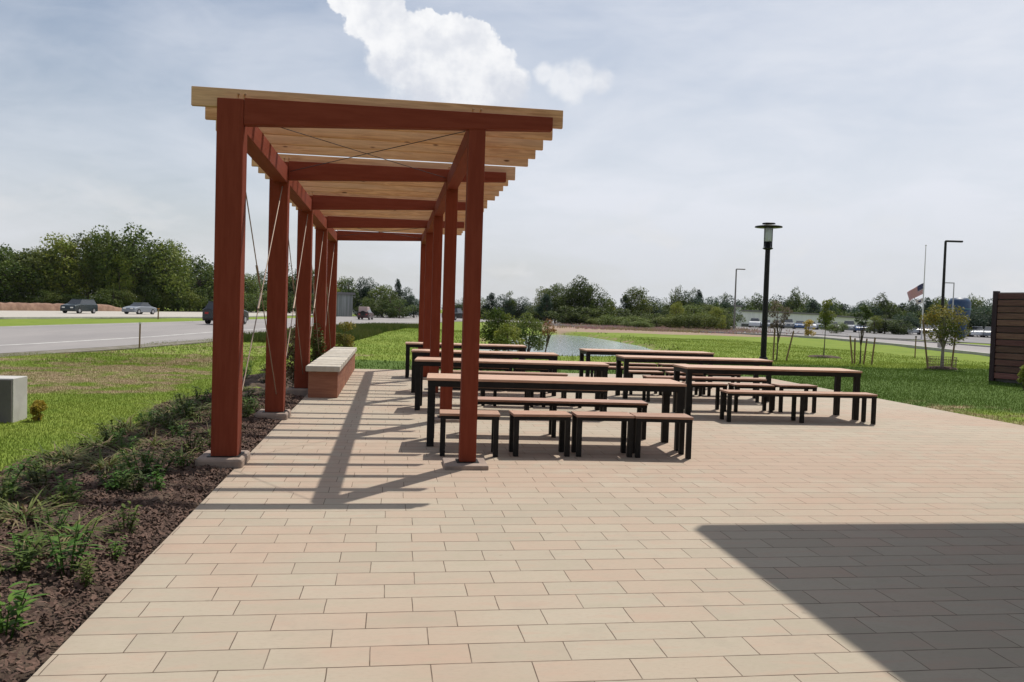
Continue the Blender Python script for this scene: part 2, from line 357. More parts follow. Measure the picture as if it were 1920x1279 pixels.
def height(Xa, Ya):
    Xa = np.asarray(Xa, float); Ya = np.asarray(Ya, float); r = np.hypot(Xa, Ya)
    h = -.045+.03*np.sin(Xa*.9+1)*np.sin(Ya*.7)*sstep(r, 9, 20)
    h = h-.75*(1-sstep(sdist(Xa, Ya, pond), -1.0, 1.1))
    azz = np.arctan2(Xa, Ya)
    h = h-3.2*sstep(r, 150, 230)*sstep(azz, .25, .4)
    h = h+.30*np.exp(-((Xa-1.0-(Ya-45)*.02)/5.5)**2)*np.exp(-((Ya-52)/11)**2)       # low grassy swell before the road
    inp = (Xa > PX0-.25) & (Xa < PX1+.1) & (Ya < PY1+.1) & (Ya > PY0-1)
    return np.where(inp, -.06, h)
def axis_vals(lo, hi, fine, far, g=1.09):
    a = list(np.arange(lo, hi, fine)); s_ = fine
    while a[-1] < far: s_ *= g; a.append(a[-1]+s_)
    s_ = fine
    while a[0] > -far: s_ *= g; a.insert(0, a[0]-s_)
    return np.array(a)
gx = axis_vals(-16, 26, .4, 2600); gy = axis_vals(1, 62, .45, 2600)
GX, GY = np.meshgrid(gx, gy); GZ = height(GX, GY)
def blob(Xa, Ya, p, rx, ry, ang=0.):
    ca, sa = math.cos(ang), math.sin(ang); dx, dy = Xa-p[0], Ya-p[1]; u_ = (dx*ca+dy*sa)/rx; v_ = (-dx*sa+dy*ca)/ry
    return np.exp(-(u_*u_+v_*v_))
def zones(Xa, Ya):
    Xa = np.asarray(Xa, float); Ya = np.asarray(Ya, float)
    z = np.zeros(Xa.shape+(4,)); z[..., 3] = 1
    sodr = (1-sstep(Ya+.02*Xa, 28.4, 29.4))*sstep(Ya, 6, 8)*sstep(Xa, 9.5, 10)
    sodl = (1-sstep(Ya, 25.8, 26.8))*sstep(Ya, 20.5, 21.5)*sstep(Xa, -1.8, -1.0)
    edge = 1-sstep(Xa+.0*Ya, 11.3, 13.2)
    z[..., 0] = np.maximum(sodr*(1-.75*edge*sstep(-Ya, -17, -13)), sodl*.9)
    d = 0*Xa
    for px, py, rx, ry in [(150, 705, 1.6, 1.8), (250, 690, 2.2, 2.6), (330, 678, 1.5, 1.5), (120, 722, 1.2, .7), (60, 700, 1.6, 1.5), (640, 662, 1.0, 2.5), (380, 672, 2, 2.5), (1080, 606, 26, 14), (1020, 612, 8, 12)]:
        p = at(px, py); d = np.maximum(d, blob(Xa, Ya, p, rx, ry, .3)*.75)
    d = np.maximum(d, .55*np.exp(-((sdist(Xa, Ya, pond)-.4)/.5)**2))
    d = np.maximum(d, .50*edge*sstep(Xa, 10, 10.3)*(1-sstep(Ya, 15, 19))*sstep(Ya, 5, 8))
    # rough verge beside the near road
    for px, py in [(20, 672), (110, 664), (200, 657)]:
        d = np.maximum(d, .5*blob(Xa, Ya, at(px, py), 1.2, 4, -.25))
    rough_ = (.46+.12*np.exp(-((Ya-19+.25*(Xa+8))/3.2)**2))*sstep(Ya, 13.2, 15.5)*(1-sstep(Ya, 34, 44))*sstep(-Xa, 3.4, 4.2); d = np.maximum(d, rough_)
    z[..., 1] = d
    me_ = sstep(Ya-.0*Xa, 68, 78)*(1-sstep(Ya, 125, 140))*sstep(Xa-.20*Ya, -5, 1)*(1-sstep(Xa-.62*Ya, -12, -5)); z[..., 2] = me_
    return z
V = np.stack([GX, GY, GZ], -1).reshape(-1, 3); ny, nx = GX.shape
idx = np.arange(ny*nx).reshape(ny, nx); Fq = np.stack([idx[:-1, :-1], idx[:-1, 1:], idx[1:, 1:], idx[1:, :-1]], -1).reshape(-1, 4)
me = bpy.data.meshes.new('ground'); me.from_pydata(V.tolist(), [], Fq.tolist()); me.materials.append(groundm)
ca = me.color_attributes.new('zone', 'FLOAT_COLOR', 'POINT'); ca.data.foreach_set('color', zones(GX, GY).astype(np.float32).ravel())
me.polygons.foreach_set('use_smooth', [True]*len(me.polygons)); go = bpy.data.objects.new('ground', me); COL.objects.link(go); kind(go)
c0 = pond.mean(0); wv = [(*(c0+(p-c0)*1.12), WZ) for p in pond]
kind(MB().add(wv, [tuple(range(len(wv)))]).build('pond_water', water))
kind(MB().box(PX0, PX1, PY0, PY1, -.12, 0).build('patio', pavers))

def strip(a, b_, z, name, mt, th=0.):
    mb = MB(); n = len(a); vs = [(p[0], p[1], z) for p in a]+[(p[0], p[1], z) for p in b_]
    fs = [(i, i+1, n+i+1, n+i) for i in range(n-1)]
    if th:
        vs += [(x, y, z-th) for x, y, _ in vs]; m_ = 2*n
        fs += [(i, i+1, m_+i+1, m_+i) for i in range(n-1)]+[(n+i, n+i+1, m_+n+i+1, m_+n+i) for i in range(n-1)]
    return kind(mb.add(vs, fs).build(name, mt))
def offs(a, d):
    r = []
    for i, p in enumerate(a):
        q = Vector(a[min(i+1, len(a)-1)][:2])-Vector(a[max(i-1, 0)][:2]); q.normalize(); r.append((p[0]+q.y*d, p[1]-q.x*d))
    return r
def pw(px, py): p = at(px, py); return (p.x, p.y)
nearA = [(-19, -5), (-14.5, 12)]+[pw(*q) for q in [(0, 662), (100, 656), (200, 650), (400, 635), (500, 625), (620, 615), (700, 609.5), (780, 605.5), (850, 602)]]+[(22, 118), (60, 160)]
nearB = [(-40, -8), (-31, 14)]+[pw(*q) for q in [(0, 612), (100, 609), (200, 606.5), (400, 601), (500, 598), (620, 594), (700, 591.5), (780, 589.5), (850, 588)]]+[(30, 225), (80, 260)]
strip(nearA, nearB, -.004, 'road', asphalt, .1)
strip(offs(nearA, .95), offs(nearA, -.02), -.012, 'road_shoulder', mat('gravel_shoulder', (.21, .185, .16), .95, (.13, .12, .08), 2.2, bump=.6, bdist=.02, bscale=25), .1)
strip(offs(nearA, -2.6), offs(nearA, -2.78), .001, 'road_marking', white)
strip(offs(nearB, .5), offs(nearB, .62), .001, 'road_marking', white)
farA = [(-60, 10), (-42, 40)]+[pw(*q) for q in [(0, 597), (100, 596.5), (200, 596), (400, 596), (500, 593), (620, 590), (700, 588.5), (780, 587)]]+[(25, 225), (80, 280)]
farB = [(-85, 15), (-60, 60)]+[pw(*q) for q in [(0, 583), (100, 583.5), (200, 584), (400, 585.5), (500, 584), (620, 583.5), (700, 583.4), (780, 583)]]+[(10, 300), (90, 340)]
strip(farA, farB, .03, 'far_road', conc); strip(offs(farA, .0), offs(farA, .35), .10, 'kerb', kerbm, .13)
rA = [(24, 8), (28.6, 25)]+[pw(*q) for q in [(1860, 668), (1780, 659), (1700, 650), (1600, 640), (1540, 634.5), (1480, 630.5), (1430, 628)]]+[(28, 92), (20, 100)]
rB = [(36, 6), (42, 30)]+[pw(*q) for q in [(1860, 652), (1780, 645.5), (1700, 640), (1600, 633), (1540, 629), (1480, 626), (1430, 624.5)]]+[(30, 100), (20, 106)]
strip(rA, rB, .03, 'service_road', asphalt); strip(offs(rB, -.0), offs(rB, -.35), .14, 'kerb', kerbm, .2); strip(offs(rA, .3), offs(rA, .0), .13, 'kerb', kerbm, .2)
lot = [(54, 62), (50, 90), (44, 112), (60, 150), (105, 150), (140, 110), (110, 60)]
kind(MB().add([(x, y, .02) for x, y in lot], [tuple(range(7))]).build('car_park', asph2))
lot2 = [(24, 168), (30, 188), (88, 172), (72, 152)]
# dirt bank along the far road, with an uneven crest
mb = MB(); prev = None; rr = random.Random(3); vs = []; fs = []
for i in range(41):
    px = -60+i*7.4; p = at(px, 582.5+(px)*.006); hh = .80+.12*rr.random()-(.5*max(0, (i-34)/6)); d = 1.0
    vs += [(p.x, p.y, -.1), (p.x-.1, p.y+.5, hh*.8), (p.x-.2, p.y+1.2, hh), (p.x-.3, p.y+2.8, -.1)]
    if i: fs += [tuple(4*(i-1)+k for k in (j, j+1))+tuple(4*i+k for k in (j+1, j)) for j in range(3)]
kind(mb.add(vs, fs, 0, True).build('dirt_bank', dirtm))
# mulch bed
bx = np.linspace(-5.2, -1.47, 30); by = np.linspace(1.5, 21.5, 130); BX, BY = np.meshgrid(bx, by)
rng = np.random.default_rng(5)
left = -3.25+.25*np.sin(BY*1.3)+.15*np.sin(BY*3.1)-.9*sstep(-BY, -6.5, -3)
BX2 = PX0-.006-(PX0-left)*(-(BX-PX0)/3.74)
hb = .035*np.sin(BX2*5+BY*2)*np.sin(BY*3.3)+rng.normal(0, .012, BX.shape)-.01; edge_ = np.minimum(np.abs(BX2-PX0), np.abs(BX2-left)); hb = -.05+(hb+.06)*sstep(edge_, 0, .35)
V = np.stack([BX2, BY, hb], -1).reshape(-1, 3); ny, nx = BX.shape; idx = np.arange(ny*nx).reshape(ny, nx)
Fq = np.stack([idx[:-1, :-1], idx[:-1, 1:], idx[1:, 1:], idx[1:, :-1]], -1).reshape(-1, 4)
me = bpy.data.meshes.new('planting_bed_soil'); me.from_pydata(V.tolist(), [], Fq.tolist()); me.materials.append(mulch); me.polygons.foreach_set('use_smooth', [True]*len(me.polygons))
o = bpy.data.objects.new('planting_bed_soil', me); COL.objects.link(o); kind(o)

# grass blades and mulch chips (uncountable)
def blades(name, n, sampler, hgt, wid, mt, zoned=True, lean=.5):
    P = sampler(n); n = len(P); a = rng.uniform(0, 2*PI, n); hh = hgt*rng.uniform(.5, 1.3, n); ww = wid*rng.uniform(.7, 1.3, n)
    dx, dy = np.cos(a)*ww/2, np.sin(a)*ww/2; la = rng.uniform(0, 2*PI, n); ll = hh*rng.uniform(0, lean, n)
    z = height(P[:, 0], P[:, 1]) if zoned else np.zeros(n)
    A = np.stack([P[:, 0]-dx, P[:, 1]-dy, z-.01], -1); B = np.stack([P[:, 0]+dx, P[:, 1]+dy, z-.01], -1)
    C = np.stack([P[:, 0]+np.cos(la)*ll, P[:, 1]+np.sin(la)*ll, z+hh], -1); V = np.stack([A, B, C], 1).reshape(-1, 3)
    zn = np.repeat(zones(P[:, 0], P[:, 1]), 3, 0) if zoned else None
    o = fastmesh(name, V, 3, mt, zone=zn); kind(o, 'stuff'); return o
def samp_left(n):
    y = rng.uniform(4, 27, n)**1.0; x = -1.6-rng.uniform(0, 1, n)*(y*.62+1.5)
    lf = -3.2+.25*np.sin(y*1.3)+.15*np.sin(y*3.1)-.9*sstep(-y, -6.5, -3)
    rd = -14.5+(y-12)*.28; rd = np.where(y > 25, -10.9+(y-25)*.26, rd)
    k = (x < lf+rng.normal(0, .12, n)) & (x > rd+.2); k &= ~((x < -4.8) & (x > -8) & (y > 11.6) & (y < 12.1))
    return np.stack([x, y], -1)[k]
def samp_right(n):
    y = rng.uniform(7, 32, n); x = 10.22+rng.uniform(0, 1, n)**1.2*14; k = x < y*.86+1; return np.stack([x, y], -1)[k]
def samp_back(n):
    y = rng.uniform(21.9, 60, n); x = rng.uniform(-9, 30, n); sd = sdist(x, y, pond)
    rd = -10.9+(y-25)*.2; k = (sd > .35) & (x > rd) & (x < 26) & (x < y*.8)
    return np.stack([x, y], -1)[k]
o = blades('grass', 420000, samp_left, .028, .010, bladem)
o = blades('grass', 150000, samp_right, .04, .016, bladem)
o = blades('grass', 110000, samp_back, .06, .03, bladem)
def samp_bank(n):
    y = rng.uniform(22, 80, n); x = rng.uniform(-8, 30, n); sd = sdist(x, y, pond); k = (sd > .1) & (sd < 1.0+1.5*np.sin(x*1.7)*np.sin(y*.9)) & (y > 24.5)
    return np.stack([x, y], -1)[k]
blades('bank_weeds', 7000, samp_bank, .15, .05, L_fern)
def samp_rough(n):
    t_ = rng.uniform(0, 1, n); y = 36+t_*38; x = -7.6+(y-38)*.155+.6+rng.uniform(0, 4.5, n)**1.1; return np.stack([x, y], -1)
blades('rough_grass', 30000, samp_rough, .30, .05, mat('rough_grass', (.050, .080, .018), .9, (.11, .12, .035), .5, trans=.3, spec=.1))
def samp_mead(n):
    D_ = 88+rng.gamma(2., 14, n); px = 1240+rng.normal(0, 85, n)
    az_ = YAW+np.arctan((px-960)/F); return np.stack([np.sin(az_)*D_, np.cos(az_)*D_], -1)
blades('wildflowers', 16000, samp_mead, .28, .14, mat('wildflower', (.38, .22, .24), .9, (.25, .22, .10), .25, trans=.3, spec=.1))
def chips(name, n):
    y = rng.uniform(2.2, 15, n)**1.0; lf = -3.2+.25*np.sin(y*1.3)-.9*sstep(-y, -6.5, -3); x = PX0-.02-rng.uniform(0, 1, n)*(PX0-lf)
    s_ = rng.uniform(.006, .021, n); a = rng.uniform(0, PI, n); z = rng.uniform(-.01, .04, n)*np.clip((PX0-x)*4, .1, 1)
    u_ = np.stack([np.cos(a)*s_, np.sin(a)*s_, rng.uniform(-.6, .6, n)*s_], -1); v_ = np.stack([-np.sin(a)*s_*.35, np.cos(a)*s_*.35, rng.uniform(-.5, .9, n)*s_*.5], -1)
    c_ = np.stack([x, y, z], -1); V = np.stack([c_-u_-v_, c_+u_-v_, c_+u_+v_, c_-u_+v_], 1).reshape(-1, 3)
    return kind(fastmesh(name, V, 4, chipm), 'stuff')
chips('mulch_chips', 70000)

# ------------------------------------------------------------------ pergola
YF, BAY, HB = 8.46, 3.52, 3.50
pg = thing('pergola', 'long red-stained timber pergola with pale pine rafters over the edge of the patio', 'pergola', (-1.5, YF, 0))
for k in range(5):
    y = YF+BAY*k; j = [(.0), (.004), (-.003), (.002), (0)][k]
    MB().box(-1.715, -1.465, y, y+.24, .09, 3.565).build('post', red, pg, True, .008)
    MB().box(.72, .888, y+.012, y+.18, .05, 3.425).build('post', red, pg, True, .007)
    MB().box(-1.84, -1.40, y-.11, y+.42, -.1, .092).build('footing', footing, pg, True, .03)
    MB().box(.56, 1.0, y-.16, y+.30, -.03, .045).build('footing', footing, pg, True, .012)
    xr = 1.57 if k < 4 else .9
    zb = 3.45 if k < 4 else 3.40
    MB().prism([(-1.463, 3.32), (xr, zb), (xr, 3.582), (-1.463, 3.578)], y+.004, y+.115, 'y').build('beam', redx, pg, True, .006)
    if k < 4:
        MB().box(-1.655, -1.47, y+.245, y+BAY-.005, 3.275, 3.493).build('long_beam', redy, pg, True, .006)
        MB().box(.725, .875, y+.185, y+BAY-.003, 3.30, 3.493).build('long_beam', redy, pg, True, .006)
        for i in range(5):
            yy = y+.118+i*BAY/6+(.01*R_.random() if i else 0); e1, e2 = R_.uniform(-.012, .012), R_.uniform(-.012, .012)
            MB().box(-1.975+e1, 1.705+e2, yy, yy+.048, HB+R_.uniform(-.003, .003), HB+.186).build('rafter', pine, pg, True, .006)
        # crossed rods between the left posts
        ya, yb = y+.26, y+BAY-.02
        for z0, z1, x in ((3.22, .35, -1.56), (.35, 3.22, -1.535)):
            MB().tube([(x, ya, z0), (x, yb, z1)], .0065, 6).build('brace_rod', rod, pg, True)
            zm_ = (z0+z1)/2
            MB().tube([(x, (ya+yb)/2-.30, zm_+(z0-z1)*.087), (x, (ya+yb)/2-.08, zm_+(z0-z1)*.023)], .014, 6).build('turnbuckle', rod, pg, True)
        # crossed rods under the rafters
        if k in (0, 3):
            for x0, x1 in ((-1.44, .70), (.70, -1.44)):
                MB().tube([(x0, ya, 3.44), (x1, yb, 3.455 if x0 < 0 else 3.43)], .0045, 6).build('brace_rod', steel, pg, True)
    for x in (-1.53, -1.47, .75, .83):
        MB().tube([(x, y+.05, 3.576), (x, y+.05, 3.618), (x+.02, y+.05, 3.625)], .012, 6).build('fixing', brass, pg, True)

for k in range(5):
    y = YF+BAY*k
    for (x, z) in ((-1.66, 3.50), (-1.66, 3.38), (-1.40, 3.50), (-1.40, 3.38), (.77, 3.535), (.84, 3.535)):
        MB().lathe([(0, .012), (.011, .010), (.016, .004), (.017, 0), (.017, -.004)], n=8).build('bolt', steel, pg)
        b_ = list(pg.children)[-1]; b_.rotation_euler = (PI/2, 0, 0); b_.location = (x+1.5, BAY*k+.003, z)
    MB().box(-1.745, -1.435, y-.03, y+.27, .0925, .100).build('base_plate', steel, pg, True, .003)
    MB().box(.69, .918, y-.018, y+.21, .0455, .052).build('base_plate', steel, pg, True, .003)

# stone-topped bench along the patio edge
bn = thing('built_in_bench', 'low bench wall with pale cap and red-brown timber siding beside the pergola posts', 'bench', (-1.16, 18.4, 0))
MB().box(-1.40, -.90, 14.80, 21.7, 0.0, .455).build('base', benchred, bn, True, .006)
for y0, y1 in ((14.72, 17.04), (17.048, 19.38), (19.388, 21.78)):
    MB().box(-1.44, -.865, y0, y1, .458, .552).build('cap', capm, bn, True, .01)

# ------------------------------------------------------------------ tables and benches
def make_table(L, W=.74, Hh=.80):
    t_ = thing('picnic_table', '', 'table'); l, w_ = L/2, W/2
    tb = MB(); n = 4; pw_ = W/n
    for i in range(n): tb.box(-l, l, -w_+i*pw_+.003, -w_+(i+1)*pw_-.003, Hh-.03, Hh)
    tb.build('tabletop', boards, t_, bevel=.004)
    fr = MB(); fr.box(-l+.015, l-.015, -w_+.012, -w_+.05, Hh-.10, Hh-.032).box(-l+.015, l-.015, w_-.05, w_-.012, Hh-.10, Hh-.032)
    fr.box(-l+.015, -l+.055, -w_+.052, w_-.052, Hh-.10, Hh-.032).box(l-.055, l-.015, -w_+.052, w_-.052, Hh-.10, Hh-.032)
    fr.build('frame', steel, t_)
    for sx in (-1, 1):
        for sy in (-1, 1):
            x, y = sx*(l-.06), sy*(w_-.06); MB().box(x-.042, x+.042, y-.042, y+.042, 0, Hh-.034).build('leg', steel, t_, bevel=.006)
    return t_
def make_bench(L, W=.36, Hh=.47, mid=False):
    t_ = thing('bench', '', 'bench'); l, w_ = L/2, W/2; tb = MB()
    for i in range(2): tb.box(-l, l, -w_+i*w_+.003, i*w_-.003, Hh-.028, Hh)
    tb.build('seat', boards2, t_, bevel=.004)
    fr = MB(); fr.box(-l+.01, l-.01, -w_+.01, -w_+.04, Hh-.065, Hh-.03).box(-l+.01, l-.01, w_-.04, w_-.01, Hh-.065, Hh-.03)
    fr.build('frame', steel, t_)
    for sx in ((-1, 0, 1) if mid else (-1, 1)):
        for sy in (-1, 1):
            x, y = sx*(l-.04), sy*(w_-.035); MB().box(x-.028, x+.028, y-.028, y+.028, 0, Hh-.032).build('leg', steel, t_, bevel=.004)
    return t_
def setat(o, label, x, y, deg, group): o.location = (x, y, .001); o.rotation_euler = (0, 0, math.radians(deg)); o['label'] = label; o['group'] = group; return o
protoT = {}; 
def table(L, *a):
    k = L
    if k not in protoT: protoT[k] = make_table(L); return setat(protoT[k], *a, 'communal tables on the patio')
    c = copy_tree(protoT[k]); return setat(c, *a, 'communal tables on the patio')
table(3.07, 'frontmost long wooden table on black legs, right behind the nearest right pergola post', 1.97, 9.98, -3.5)
table(3.07, 'second long table from the front in the left row under the pergola side', 1.93, 13.4, -5)
table(2.8, 'third long table from the front in the left row, behind two others', 1.80, 16.18, -4)
table(2.8, 'rearmost long table of the left row, nearest the far lawn', 1.73, 19.6, -2)
table(2.95, 'nearest long table of the right row with a long bench in front', 6.13, 13.07, -1.5)
table(2.95, 'middle long table of the right row, partly behind the nearest one', 5.87, 15.75, -2)
table(2.95, 'farthest long table of the right row, seen against the pond', 5.72, 18.35, 0)
protoB = {}
def bench(L, *a, g='benches by the tables'):
    if L not in protoB: protoB[L] = make_bench(L, mid=(L > 2.4)); return setat(protoB[L], *a, g)
    return setat(copy_tree(protoB[L]), *a, g)
ordn = ['leftmost', 'second from left', 'third from left', 'rightmost']
for i, (x, y, a) in enumerate([(.88, 9.24, -3), (1.68, 9.27, 1), (2.40, 9.26, -2), (3.07, 9.20, -4)]):
    bench(.66, f'short bench, {ordn[i]} of the four in front of the frontmost table', x, y, a, g='short benches')
bench(2.42, 'long bench on the far side of the frontmost table', 2.10, 10.66, -4, g='long benches')
bench(2.42, 'long bench in front of the second table of the left row', 2.06, 12.52, -5, g='long benches')
bench(2.30, 'long bench in front of the third table of the left row', 2.10, 15.36, -4, g='long benches')
bench(2.30, 'long bench behind the rearmost table of the left row, by the lawn', 1.8, 20.35, -2, g='long benches')
bench(2.30, 'long bench in front of the middle table of the right row', 5.85, 15.08, -2, g='long benches')
bench(2.30, 'long bench in front of the farthest table of the right row', 5.7, 17.7, 1, g='long benches')
bench(2.44, 'long six-legged bench in front of the nearest right-row table', 6.36, 12.38, -1.5, g='long benches')
o3 = ['left', 'middle', 'right']
def trio(where, x0, y, a, pitch=.82):
    for i in range(3): bench(.70, f'short bench, {o3[i]} one of three {where}', x0+i*pitch, y+(i-1)*math.tan(math.radians(a))*pitch+[.02, -.03, .03][i], a+[2, -3, 1][i], g='short benches')
trio('behind the second table of the left row', 1.25, 14.05, -4)
trio('behind the third table of the left row', 1.2, 16.85, -3)
trio('in front of the rearmost table of the left row', 1.55, 18.75, -2, .78)
trio('behind the nearest table of the right row', 5.35, 13.75, 0)
trio('behind the middle table of the right row', 5.1, 16.42, -1)
trio('behind the farthest table of the right row', 5.0, 19.05, 0)

# ------------------------------------------------------------------ slatted wall, building, block
wl = thing('slatted_wall', 'dark reddish-brown horizontal slat wall on the lawn at the right edge', 'wall', (17.7, 22.7, 0), math.radians(-67))
wh = 2.64
MB().box(-.0, .14, -.07, .07, -.1, wh).build('post', mat('wall_post', (.030, .012, .018), .6), wl, bevel=.005)
MB().box(.141, 5.0, .035, .06, -.1, wh-.04).build('backing', blockshade_backing, wl)
sm = mat('wall_slat', (.115, .045, .038), .6, (.16, .075, .055), 2, (1, 1, 9), .2, .003, 10, rnd=.38)
for i in range(13):
    z = .06+i*(wh-.1)/13; MB().box(.145, 5.0, -.045, -.012, z, z+.165).build('slat', sm, wl, bevel=.006)
    MB().prism([(-.012, z+.02), (.034, z+.02), (.034, z+.13), (-.012, z+.13)], .2, .25, 'x').build('spacer', steel, wl)
# canopy-roofed building standing out of the picture on the right; its roof edge throws the shadow on the pavers
bd = thing('building', 'flat-roofed building with a wide canopy whose shadow falls across the right of the patio', 'building', (15, 0, 0))
CZ = 6.0; cxx, cyy = 2.40+.385*CZ, 6.14+.50*CZ
wallm = mat('building_wall', (.40, .33, .27), .8, (.34, .28, .23), 2)
MB().box(9.4, 26, -16, 8.2, -.2, CZ-.02).build('wall', wallm, bd, True)
MB().box(cxx, 26.6, -16.6, cyy, CZ, CZ+.28).build('canopy_roof', mat('roof_edge', (.12, .10, .09), .6), bd, True)
for y in (-9, -5, -1, 3):
    f_ = MB().box(9.36, 9.399, y, y+2.4, .1, 2.6).build('window', steel, bd, True)
    g_ = MB().box(9.34, 9.358, y+.08, y+2.32, .2, 2.5).build('pane', mat('glass_dark', (.03, .035, .04), .08, spec=.8) if 'glass_dark' not in MATS else MATS['glass_dark'], f_)
    g_.data.transform(Matrix.Translation(-bd.location))
bl = thing('sign_plinth', 'pale grey block with its front shade painted dark, standing on the lawn at the left edge', 'block', (-6.3, 11.8, 0))
MB().box(-7.9, -4.82, 11.62, 12.05, -.1, .53).build('body', blockface, bl, True, .006)
MB().box(-7.8, -4.83, 11.585, 11.617, -.05, .515).build('shade_panel', blockshade_backing, bl, True)  # thin dark sheet: paints the shade on the block's front face

# ------------------------------------------------------------------ lamps, poles, flags
p = at(1431, 674)
lp = thing('street_lamp', 'tall black lamp post with a wide disc cap and glass lantern behind the tables', 'street lamp', p)
MB().lathe([(0, -.1), (.17, -.1), (.17, .06), (.13, .10)], n=16).build('base', blackpole, lp)
MB().tube([(0, 0, .05), (0, 0, 4.35)], [.115, .095], 14).build('pole', blackpole, lp)
lz = 4.35
MB().lathe([(0, lz-.02), (.11, lz-.02), (.20, lz+.02), (.20, lz+.05), (.12, lz+.06), (.14, lz+.30), (0, lz+.30)], n=20).build('lantern_base', blackpole, lp)
for k in range(4):
    a = k*PI/2+.4; x, y = .205*math.cos(a), .205*math.sin(a)
    MB().tube([(x, y, lz+.02), (x, y, lz+.84)], .014, 6).build('lantern_bar', blackpole, lp)
gm = mat('lamp_glass', (.78, .80, .82), .25, trans=.6)
MB().lathe([(.12, lz+.30), (.17, lz+.34), (.17, lz+.80), (.12, lz+.82)], n=20).build('lantern_glass', gm, lp)
MB().lathe([(.0, lz+.83), (.22, lz+.84), (.53, lz+.86), (.52, lz+.90), (.24, lz+.94), (.0, lz+.945)], n=32).build('lamp_cap', blackpole, lp)
MB().lathe([(.0, lz+.99), (.26, lz+.99), (.24, lz+1.03), (0, lz+1.04)], n=24).build('lamp_top', blackpole, lp)
def area_light(px, D_, top, arm, label, rad=.07, mt=None):
    p = far_at(px, D_); z = ztop(px, top, D_)
    o = thing('area_light', label, 'light pole', p, -YAW)
    MB().tube([(0, 0, -.1), (0, 0, z)], [rad*1.2, rad*.8], 10).build('pole', mt or blackpole, o)
    MB().box(0, arm, -.12, .12, z-.05, z+.07).build('lamp_head', mt or blackpole, o, bevel=.02)
    MB().box(-.15, .15, -.15, .15, -.1, .35).build('base', conc, o)
area_light(1765.5, 58, 453, 1.15, 'black parking light pole with a flat arm, rising behind the young golden tree', .10)
area_light(1377, 100, 505, 1.05, 'slim grey light pole with a flat arm left of the lantern post', .10, mat('grey_pole', (.16, .15, .14), .5))
area_light(1785, 92, 531, -.95, 'thin pale light pole with its arm pointing left, near the blue tank', .07, mat('pale_pole', (.45, .45, .44), .5))
# flagpole at half mast
D_ = 88; p = far_at(1729, D_); o = thing('flagpole', 'tall thin white flagpole by the car park, flags at half mast', 'flagpole', p, -YAW)
polem = mat('flagpole_metal', (.62, .61, .60), .4)
zt = ztop(1729, 462, D_); MB().tube([(0, 0, -.1), (.0, 0, zt)], [.085, .04], 8).build('pole', polem, o)
MB().lathe([(0, zt), (.09, zt+.05), (.09, zt+.1), (0, zt+.16)], n=10).build('finial', polem, o)
fm = [mat('flag_red', (.45, .05, .06), .8, trans=.3), mat('flag_white', (.62, .58, .56), .8, trans=.3), mat('flag_blue', (.025, .03, .10), .8, trans=.2)]
def flag(name, label, x0, ztop_, L, Hh, droop, us=True):
    NX, NZ = 38, 26 if us else 10; vs = []; fs = []; mi = []
    for j in range(NZ+1):
        for i in range(NX+1):
            s_ = i/NX; q = j/NZ; x = -L*s_*(1-.12*q); z = -Hh*q-droop*s_**1.15*(1-.25*q); y = .10*math.sin(s_*9+q*2)*(.3+s_)
            vs.append((x, y, z))
    for j in range(NZ):
        for i in range(NX):
            fs.append((j*(NX+1)+i, j*(NX+1)+i+1, (j+1)*(NX+1)+i+1, (j+1)*(NX+1)+i))
            if us:
                c_ = (j//2) % 2
                if i < 15 and j < 14: c_ = 1 if (i % 3 == 1 and j % 3 == 1 and (i//3+j//3) % 2 == 0) else 2
            else: c_ = 2 if (9 < i < 24 and 3 <= j <= 6) else 1
            mi.append(c_)
    f_ = MB(); f_.v = vs; f_.f = fs; f_.m = mi; f_.sm = [True]*len(fs); ob = f_.build(name, fm); ob.location = p+Matrix.Rotation(-YAW, 3, 'Z')@Vector((x0, 0, ztop_)); ob.rotation_euler = (0, 0, -YAW)
    so_ = ob.modifiers.new('thick', 'SOLIDIFY'); so_.thickness = .01
    return tag(ob, label, 'flag')
flag('national_flag', 'red, white and blue striped flag hanging at half mast on the white pole', -.07, ztop(1729, 531, D_), 1.65, 1.15, 1.05)
flag('small_flag', 'small pale flag hanging right below the striped flag on the same pole', -.07, ztop(1729, 559, D_), .75, .5, .30, False)
# blue tank
D_ = 105; p = far_at(1797, D_); o = thing('water_tank', 'round blue tank with a domed top behind the golden young tree', 'tank', (p.x, p.y, -.1))
zb = ztop(1797, 556, D_); bt = mat('tank_blue', (.012, .04, .10), .45, (.02, .06, .13), 1); bt2 = mat('tank_band', (.06, .16, .19), .5)
MB().lathe([(.85, 0), (.95, zb*.35), (1.28, zb*.6), (1.32, zb*.88), (1.0, zb*.97), (0, zb)], n=24).build('tank', bt, o)
MB().lathe([(1.30, zb*.70), (1.345, zb*.70), (1.345, zb*.73), (1.30, zb*.73)], n=24).build('band', bt2, o)

# marker posts
def post(name, label, px, py, top, wd, mt, cap=None):
    p = at(px, py); D_ = (p-Vector((0, 0, H))).dot(FW); h_ = (py-top)/F*D_; o = thing(name, label, 'post', (p.x, p.y, -.05))
    MB().tube([(0, 0, -.05), (.01, 0, h_)], wd, 8).build('stake', mt, o)
    if cap: MB().tube([(.01, 0, h_-.02), (.01, 0, h_+.04)], wd*1.7, 8).build('cap', cap, o)
post('marker_post', 'thin brown marker post on the verge of the near road', 261.5, 651, 604, .028, stakem, white)
post('marker_post', 'orange-topped marker post on the median near the silver car', 296.5, 597, 578, .06, stakem, mat('orange', (.6, .22, .04), .6))
post('marker_post', 'dark thin stake on the lawn below the flagpole', 1715.5, 668, 630, .028, stakem, steel)

